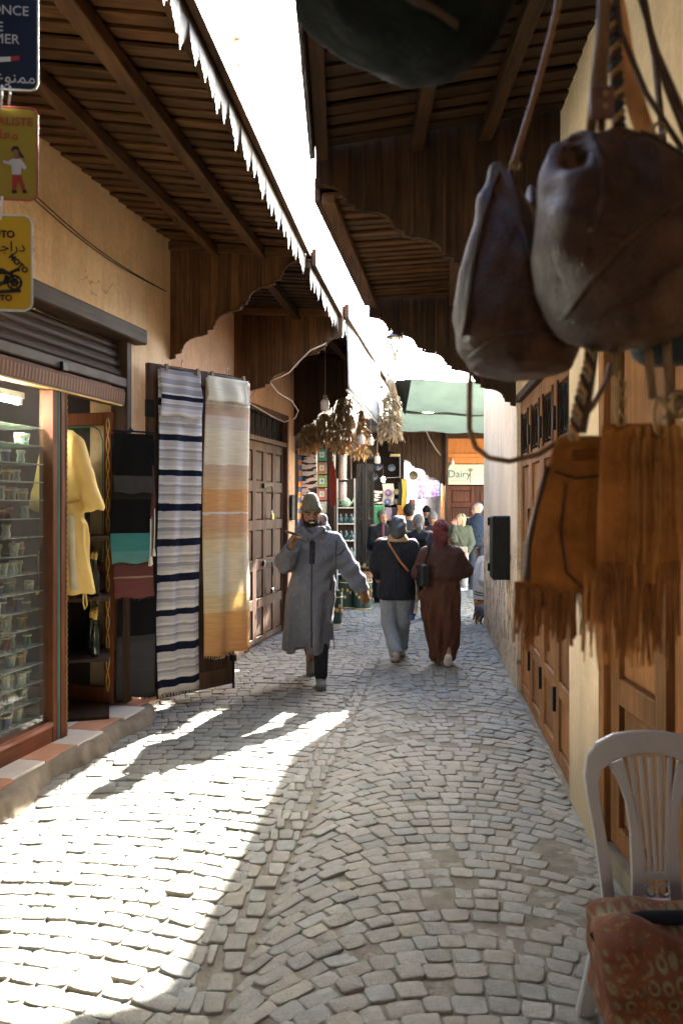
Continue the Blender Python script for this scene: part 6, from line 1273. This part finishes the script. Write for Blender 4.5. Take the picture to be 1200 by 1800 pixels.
# ---- generic clothed people
def dress(label, px, pyf, h, skin, J, headc, yaw, pitch, top, bottom, shoes, vox=.014, hd=.98, hands=True, toes=(0, 0), syaw=0.0, eye=True):
    t, q, m = figure(label, px, pyf, h, skin, None); J = {k: Vector(v) for k, v in J.items()}
    S = Soft(); c = limbs(S, J); hc = Vector(headc); T, M3 = head(S, hc, yaw, pitch, hd); S.cap(c-Vector((0, 0, .02)), hc+Vector((0, .0, -.07)), .055, .052, .03)
    if hands:
        for s_, sd in (('l', 1), ('r', -1)):
            d = (J['wr'+s_]-J['el'+s_]).normalized(); hand(S, J['wr'+s_], d, (-d.z*.3+.01, -1, d.x*.2), .6, 1.0, sd)
    soft('body', S, skin, t, vox*.75, 1)
    if eye: eyes(T, t, hd)
    if top:
        S = Soft(); S.loft(top['rows'], .05, top.get('folds'))
        for s_ in 'lr': r0, r1, r2 = top.get('sl', (.075, .068, .055)); S.cap(J['sh'+s_]-Vector((0, 0, .02)), J['el'+s_], r0, r1, .05); S.cap(J['el'+s_], J['wr'+s_].lerp(J['el'+s_], .06), r1, r2, .03)
        if 'extra' in top: top['extra'](S)
        o = soft(top.get('name', 'jacket'), S, top['mat'], t, vox, 1); t['_'] = 1; del t['_']; topo = o
    else: topo = None
    if bottom[0] == 'trousers':
        S = Soft(); r = bottom[2]
        for s_ in 'lr': S.cap(J['hp'+s_], J['kn'+s_], r[0], r[1], .05); S.cap(J['kn'+s_], J['an'+s_]+Vector((0, 0, .03)), r[1], r[2], .03)
        S.disp = lambda x, y, z: .004*np.sin(z*60+x*25)*np.clip(.5-z, 0, .4)*2.5
        soft('trousers', S, bottom[1], t, vox, 1)
    else: S = Soft(); S.loft(bottom[2], .04, bottom[3]); S.disp = bottom[4] if len(bottom) > 4 else None; soft('skirt', S, bottom[1], t, vox*.8, 1)
    for i, s_ in enumerate('lr'): shoe(t, J['an'+s_], syaw, shoes[0], shoes[1], .95, toes[i])
    return t, J, T, M3, topo
PI = math.pi
m_ws = M('white_trainer', (.5, .47, .42), .7, .15, 10); m_ts = M('brown_sole', (.16, .12, .08), .85); m_bs = M('black_shoe', (.015, .015, .016), .5); m_ds = M('dark_sole', (.02, .02, .02), .8)
# woman in dark blazer, seen from behind
hB = 1.57; J = pose(hB, shl=(-.15, 0, 1.275), shr=(.19, 0, 1.27), ell=(-.20, .02, 1.02), elr=(.25, .0, 1.0), wrl=(-.17, .16, .92), wrr=(.255, .06, .80), hpl=(-.07, 0, .80), hpr=(.10, 0, .80), knl=(-.06, .0, .44), knr=(.09, .06, .44), anl=(0.0, -.16, .12), anr=(.095, .26, .10))
lap = lambda a, z: .04*np.cos(4*a+z*5)+.03*np.cos(7*a-z*13)
t, J, T, M3, top = dress('woman in dark blazer and grey green headscarf walking away in pale jeans', 693, 1165, hB, SK2, J, (.035, .02, 1.435), PI, 0, dict(rows=[(.68, .035, 0, .215, .15), (.80, .035, 0, .205, .145), (.95, .03, 0, .175, .125), (1.10, .025, 0, .18, .12), (1.22, .02, 0, .185, .11), (1.30, .02, 0, .13, .08), (1.34, .02, 0, .06, .06)], mat=cl('black_blazer', (.016, .018, .022)), folds=lap, sl=(.072, .066, .058), name='blazer'), ('trousers', cl('pale_denim', (.23, .27, .30), var=.25, scale=5), (.098, .082, .072)), (m_ws, m_ts), .012, .97, True, (-.75, 0), PI, False)
S = Soft(); S.ell((.035, .015, 1.455), (.098, .118, .122), k=.02); S.ell((.03, -.055, 1.40), (.085, .075, .09), k=.04); S.disp = lambda x, y, z: .0035*np.sin(z*70-x*45)
hj = soft('headscarf', S, M('satin_scarf', (.032, .042, .042), .38, .2, 6, .2, 60), t, .009, 1)
S = Soft(); S.loft([(1.29, .03, 0, .13, .10), (1.33, .035, 0, .11, .095), (1.37, .035, 0, .085, .085)], .02); soft('collar', S, cl('camel', (.36, .26, .13)), t, .010)
strap_on('bag_strap', top, [(-.075, 1.295), (-.02, 1.20), (.06, 1.08), (.14, .985)], .022, leather('orange_strap', (.40, .16, .06), .5), t, -1, .007); strap_on('back_seam', top, [(.03, 1.28), (.035, .9), (.035, .70)], .006, m_tr, t, -1, .002)
obj('scarf_end', MB().sheet(lambda u, v: (.185+.03*u+.03*math.sin(v*3), -.14-.02*math.sin(v*5+u*2), 1.02-.48*v), 4, 16), stripes('beige_scarf', [(k/12, ((.40, .32, .2) if k % 2 else (.5, .44, .33))) for k in range(12)], trans=.1), t, smooth=True, solid=.008)
# woman in brown, seen from behind
hC = 1.53; J = pose(hC, shl=(-.155, 0, 1.20), shr=(.155, 0, 1.20), ell=(-.235, .02, .97), elr=(.265, .05, 1.0), wrl=(-.17, .20, .95), wrr=(.16, .20, .92), hpl=(-.07, 0, .80), hpr=(.09, 0, .80), knl=(-.06, .02, .44), knr=(.07, 0, .44), anl=(-.02, .20, .09), anr=(.055, -.10, .10))
t, J, T, M3, top = dress('woman in brown sweater, long brown skirt and maroon headscarf walking away', 775, 1172, hC, SK2, J, (-.005, .02, 1.40), PI, 0, dict(rows=[(.905, .01, 0, .20, .145), (.95, .01, 0, .215, .155), (1.08, 0, 0, .205, .145), (1.18, 0, 0, .18, .115), (1.25, 0, 0, .12, .08), (1.29, 0, 0, .07, .07)], mat=cl('brown_knit', (.062, .031, .023), bs=120), folds=lambda a, z: .035*np.cos(5*a+z*8)+.025*np.cos(9*a-z*21), sl=(.075, .074, .056), name='sweater'),
    ('skirt', cl('brown_skirt', (.075, .033, .02)), [(.07, .02, .03, .125, .13), (.2, .02, .02, .15, .14), (.45, .01, .0, .19, .15), (.7, 0, 0, .20, .155), (.85, .005, 0, .195, .15), (.95, .01, 0, .175, .13)], lambda a, z: (.085*np.cos(7*a+z*6)+.06*np.cos(12*a-z*9+.6))*np.clip((1.0-z)*1.6, 0, 1), lambda x, y, z: .016*np.sin(x*30+z*18+1.5*np.sin(z*6))*np.clip(1.05-z, 0, .6)), (m_ws, m_ts), .012, .97, False, (0, -.55), PI, False)
S = Soft(); S.ell((-.005, .015, 1.425), (.085, .108, .118), k=.02); S.loft([(1.22, 0, 0, .10, .085), (1.30, -.004, 0, .075, .08), (1.38, -.005, .01, .078, .095)], .03); S.ell((.03, -.08, 1.34), (.035, .03, .04), k=.04); S.disp = lambda x, y, z: .003*np.sin(z*80+x*40); soft('headscarf', S, cl('maroon', (.095, .026, .026), rough=.8), t, .009, 1)
hb_ = thing('handbag', 'black leather shoulder bag on the shoulder of the woman in brown', 'bag', t.location+Vector((-.20, -.10, .86)), .2); S = Soft(); S.rbox((0, 0, .10), (.025, .075, .085), .025).rbox((-.01, -.01, .17), (.02, .06, .03), .015); soft('body', S, leather('black_bag_leather', (.012, .014, .016), .35), hb_, .010); obj('strap', MB().tube([(.0, -.06, .2), (.03, -.06, .32), (.075, -.02, .415), (.06, .06, .38), (.02, .06, .2)], .009, 6), m_l0, hb_, smooth=True); obj('ring', MB().sphere((.0, -.068, .21), .012, 8, 6), m_br, hb_)
# people further back
def std(label, px, pyf, h, skin, yaw, topm, botm, hair=None, hat=None, J=None, rows=None, extra=None, shoes=None, hd=.95, sl=(.07, .064, .052), hems=.5, hands=True, nm='jacket', pitch=0, hoff=(0, 0)):
    J = J or pose(h); rows = rows or [(hems*h, 0, 0, .115*h, .085*h), (.62*h, 0, 0, .11*h, .08*h), (.74*h, 0, 0, .122*h, .082*h), (.81*h, 0, 0, .112*h, .068*h), (.845*h, 0, 0, .06*h, .05*h), (.865*h, 0, 0, .035*h, .035*h)]
    t, J, T, M3, top = dress(label, px, pyf, h, skin, J, (hoff[0], hoff[1], h-.125), yaw, pitch, dict(rows=rows, mat=topm, sl=sl, folds=lambda a, z: .03*np.cos(5*a+z*9), name=nm), ('trousers', botm, (.085, .07, .062)), shoes or (m_bs, m_ds), .017, hd, hands, (0, 0), yaw, abs(yaw) < 2)
    if hair:
        S = Soft(); S.ell(T(0, .028, .045), (.086, .098, .098), M3, .02); 
        for p_ in hair[1]: S.cap(T(*p_[0]), T(*p_[1]), p_[2], p_[3], .03)
        S.ell(T(0, -.085, -.02), (.07, .055, .085), M3, .02, sub=True); soft('hair', S, hair[0], t, .012)
    if hat: S = Soft(); S.ell(T(0, .01, .065), (.092, .108, .085), M3, .02); S.cap(T(0, .02, .1), T(0, .04, .13), .06, .05, .04); S.ell(T(0, -.02, -.06), (.14, .16, .085), M3, .01, sub=True); soft('beanie', S, hat, t, .012)
    if extra: extra(t, J, T, M3, top)
    return t
HB = M('brown_hair', (.05, .032, .02), .6, .3, 40); HG = M('grey_hair', (.28, .27, .25), .6, .3, 40); HD = M('black_hair', (.015, .013, .012), .6, .3, 40); HL = M('blond_hair', (.45, .33, .18), .6, .3, 40)
std('woman with grey streaked ponytail in black hooded coat walking away', 735, 1092, 1.54, SK2, PI, cl('black_coat', (.014, .016, .021)), cl('navy_jean', (.03, .045, .085)), hair=(M('streaked_hair', (.17, .15, .125), .6, .5, 30), [((0, .09, .03), (0, .14, -.06), .03, .035), ((0, .14, -.06), (.01, .13, -.17), .035, .018)]), shoes=(M('blue_trainer', (.035, .06, .16), .6), M('pale_sole', (.4, .4, .4), .8)), hems=.44,
    extra=lambda t, J, T, M3, top: (soft('hood', Soft().cap((-.1, -.10, 1.25), (.1, -.10, 1.25), .05, .05).cap((-.06, -.13, 1.19), (.06, -.13, 1.19), .05, .05, .05), cl('black_coat', (.014, .016, .021)), t, .014), obj('hair_tie', MB().tube([T(.03*math.cos(k), .095+.01*math.sin(k), .02+.02*math.sin(k)) for k in np.linspace(0, 6.28, 10, False)], .008, 5, True), HD, t)))
std('man in black beanie walking away behind the headscarfed woman', 718, 1070, 1.66, SK2, PI, cl('charcoal_coat', (.03, .034, .036)), cl('black_trouser', (.02, .02, .022)), hat=cl('black_knit', (.014, .017, .02)), hair=(HD, []))
std('bearded man in dark jacket facing the camera holding a white cup', 672, 1060, 1.58, SK2, .35, cl('black_jacket', (.018, .022, .026)), cl('black_trouser', (.02, .02, .022)), hair=(M('short_grey', (.12, .11, .10), .7, .3, 40), []), J=pose(1.58, wrr=(.06, -.26, 1.03), elr=(.20, -.06, .98), wrl=(-.05, -.24, 1.0), ell=(-.20, -.04, .98)), pitch=.15,
    extra=lambda t, J, T, M3, top: (strap_on('shirt', top, [(.0, 1.35), (.0, 1.12)], .05, cl('plum_shirt', (.16, .05, .07)), t, -1, .006), soft('beard', Soft().ell(T(0, -.05, -.085), (.05, .05, .04), M3).cap(T(-.06, -.01, -.03), T(-.04, -.05, -.08), .012, .016).cap(T(.06, -.01, -.03), T(.04, -.05, -.08), .012, .016), M('grey_beard', (.09, .08, .075), .9), t, .012)))
cup_p = Vector((at(672, 1060, ground_depth(1060)).x+.02, ground_depth(1060)-.36, 1.06)); t = thing('white_cup', 'white paper cup held by the bearded man', 'cup', cup_p); obj('cup', MB().lathe([(.028, 0), (.04, .09), (.036, .09), (.026, .01), (0, .01)], 12), m_wink, t); obj('rim', MB().tube([(.039*math.cos(k), .039*math.sin(k), .09) for k in np.linspace(0, 6.28, 12, False)], .004, 5, True), m_wink, t)
std('man in dark jacket and grey cap standing further back', 760, 1050, 1.52, SK2, PI, cl('dark_navy', (.016, .02, .03)), cl('black_trouser', (.02, .02, .022)), hat=cl('grey_cap', (.13, .135, .14)))
std('black clad person silhouetted in the bright passage', 749, 1026, 1.62, SK2, PI, cl('black_all', (.006, .006, .007)), cl('black_all', (.006, .006, .007)), hat=cl('black_all', (.006, .006, .007)), sl=(.085, .08, .06))
def green_extra(t, J, T, M3, top):
    obj('hairband', MB().tube([T(.087*math.cos(a), .02, .045+.095*math.sin(a)) for a in np.linspace(.2, PI-.2, 12)], .013, 6), cl('dark_band', (.05, .06, .055)), t); S = Soft(); S.rbox((.03, -.12, .82), (.07, .03, .035), .02); soft('waist_bag', S, cl('pale_pouch', (.36, .32, .26)), t, .012); strap_on('cross_strap', top, [(-.10, 1.18), (.05, .85)], .025, m_bk, t, -1, .008)
std('blonde woman in olive green jacket with a hand raised to her mouth', 808, 1040, 1.50, SK3, -1.2, cl('olive_jacket', (.085, .10, .07)), cl('pale_trouser', (.34, .35, .36)), hair=(HL, [((-.07, .04, .0), (-.07, .03, -.1), .03, .03), ((.07, .04, .0), (.07, .03, -.1), .03, .03), ((0, .09, 0), (0, .08, -.1), .04, .035)]), J=pose(1.5, ell=(-.14, -.14, 1.02), wrl=(-.13, -.15, 1.27), elr=(.22, -.02, .95), wrr=(.14, -.1, .78)), extra=green_extra, shoes=(m_ws, m_ds), sl=(.078, .072, .055))
def vest_extra(t, J, T, M3, top):
    S = Soft(); S.loft([(.86, 0, 0, .21, .155), (1.1, 0, 0, .205, .15), (1.3, 0, 0, .205, .145), (1.42, 0, 0, .16, .115), (1.47, 0, 0, .09, .09), (1.52, 0, 0, .075, .08)], .03, lambda a, z: .02*np.cos(z*75)); soft('puffer_vest', S, cl('navy_vest', (.014, .026, .05), rough=.6), t, .014)
    for e in (-1, 1): obj('spectacle_lens', MB().tube([T(e*.034+.022*math.cos(k), -.108, .012+.018*math.sin(k)) for k in np.linspace(0, 6.28, 12, False)], .003, 5, True), m_iron, t)
    obj('spectacle_arm', MB().tube([T(-.056, -.10, .015), T(-.08, .01, .015)], .003, 5), m_iron, t)
std('grey haired man with glasses in navy padded vest beside the wall', 838, 1038, 1.70, SK3, -1.25, cl('navy_shirt', (.014, .018, .028)), cl('dark_slate', (.035, .042, .055)), hair=(HG, []), extra=vest_extra, hd=1.0)
# seated person half hidden by the wall corner, and the cat
Yc = 11.45; p = at(853, 1092, Yc); t = thing('person', 'seated person in pale grey hoodie half hidden by the wall corner', 'person', (p.x, Yc, 0), 0, 'people in the alley'); S = Soft()
J = {k: Vector(v) for k, v in dict(shl=(-.03, -.16, .86), shr=(-.03, .16, .86), ell=(-.06, -.2, .62), elr=(-.02, .2, .62), wrl=(.16, -.15, .52), wrr=(.2, .15, .52), hpl=(0, -.1, .40), hpr=(0, .1, .40), knl=(.40, -.12, .45), knr=(.40, .12, .45), anl=(.38, -.12, .09), anr=(.38, .12, .09)).items()}
limbs(S, J); head(S, (.06, 0, 1.12), PI/2); S.cap((0, 0, .85), (.05, 0, 1.05), .055, .05); hand(S, J['wrl'], (1, 0, -.2), (0, 0, -1), .5); hand(S, J['wrr'], (1, 0, -.2), (0, 0, -1), .5); soft('body', S, SK2, t, .012)
S = Soft(); S.loft([(.33, -.02, 0, .15, .19), (.5, -.03, 0, .155, .2), (.7, -.03, 0, .145, .19), (.85, -.02, 0, .12, .15), (.95, .01, 0, .07, .08)], .05, lambda a, z: .03*np.cos(5*a+z*12))
for s_ in 'lr': S.cap(J['sh'+s_], J['el'+s_], .075, .07, .04); S.cap(J['el'+s_], J['wr'+s_], .07, .05, .03)
ho = soft('hoodie', S, cl('pale_grey', (.42, .41, .38)), t, .013)
for z in (.40, .435): strap_on('hem_stripe', ho, [(-.17, z+.01), (-.05, z-.01), (.08, z-.005)], .014, m_tr, t, -1, .004)
S = Soft(); 
for s_ in 'lr': S.cap(J['hp'+s_], J['kn'+s_], .09, .075, .05); S.cap(J['kn'+s_], J['an'+s_], .072, .06, .03)
soft('trousers', S, cl('black_trouser', (.02, .02, .022)), t, .014); S = Soft().ell((.06, 0, 1.16), (.10, .09, .10)); S.ell((.15, 0, 1.1), (.07, .06, .08), sub=True); soft('hair', S, HD, t, .012)
for s_ in 'lr': shoe(t, J['an'+s_], PI/2, m_bs, m_ds, .95)
st_ = thing('low_stool', 'low wooden stool under the seated person at the corner', 'stool', (p.x, Yc, 0)); obj('seat', MB().box(-.15, .15, -.16, .16, .27, .31), W4('x'), st_, bevel=.006)
for sx in (-1, 1):
    for sy in (-1, 1): obj('leg', MB().box(sx*.12-.02, sx*.12+.02, sy*.13-.02, sy*.13+.02, 0, .27), W4('z'), st_, bevel=.004)
Yk = 11.15; p = at(842, 1098, Yk); t = thing('cat', 'small dark grey cat standing at the foot of the wall corner', 'cat', (p.x, Yk, 0), 0); S = Soft(); m_cat = M('cat_fur', (.07, .065, .06), .9, .5, 18, .8, 200)
S.cap((-.01, .0, .23), (.18, .16, .22), .055, .06, .04); S.ell((.0, .0, .20), (.05, .055, .065), k=.04); S.ell((.19, .17, .20), (.055, .055, .065), k=.04); S.cap((.2, .18, .24), (.26, .23, .30), .04, .035, .03); S.ell((.28, .25, .315), (.042, .045, .04), k=.02); S.cap((.30, .27, .30), (.32, .285, .295), .02, .014, .015)
for e in (-.02, .02): S.cap((.27+e, .25-e, .345), (.272+e*1.3, .25-e*1.3, .375), .014, .004, .01)
for sx, sy in ((-.035, -.02), (.03, -.03)): S.cap((sx, sy, .19), (sx-.0, sy-.03, .13), .035, .022, .03); S.cap((sx, sy-.03, .13), (sx-.01, sy+.025, .07), .02, .013, .015); S.cap((sx-.01, sy+.025, .07), (sx-.01, sy+.01, .012), .013, .012, .01); S.cap((sx-.01, sy+.01, .012), (sx, sy-.03, .010), .013, .012, .01)
for sx, sy in ((.17, .19), (.22, .14)): S.cap((sx, sy, .18), (sx, sy, .09), .028, .016, .02); S.cap((sx, sy, .09), (sx, sy, .012), .015, .013, .01)
S.cap((-.02, -.03, .24), (-.08, -.06, .16), .016, .014, .015); S.cap((-.08, -.06, .16), (-.095, -.06, .08), .014, .009, .01); soft('body', S, m_cat, t, .0075, 1)
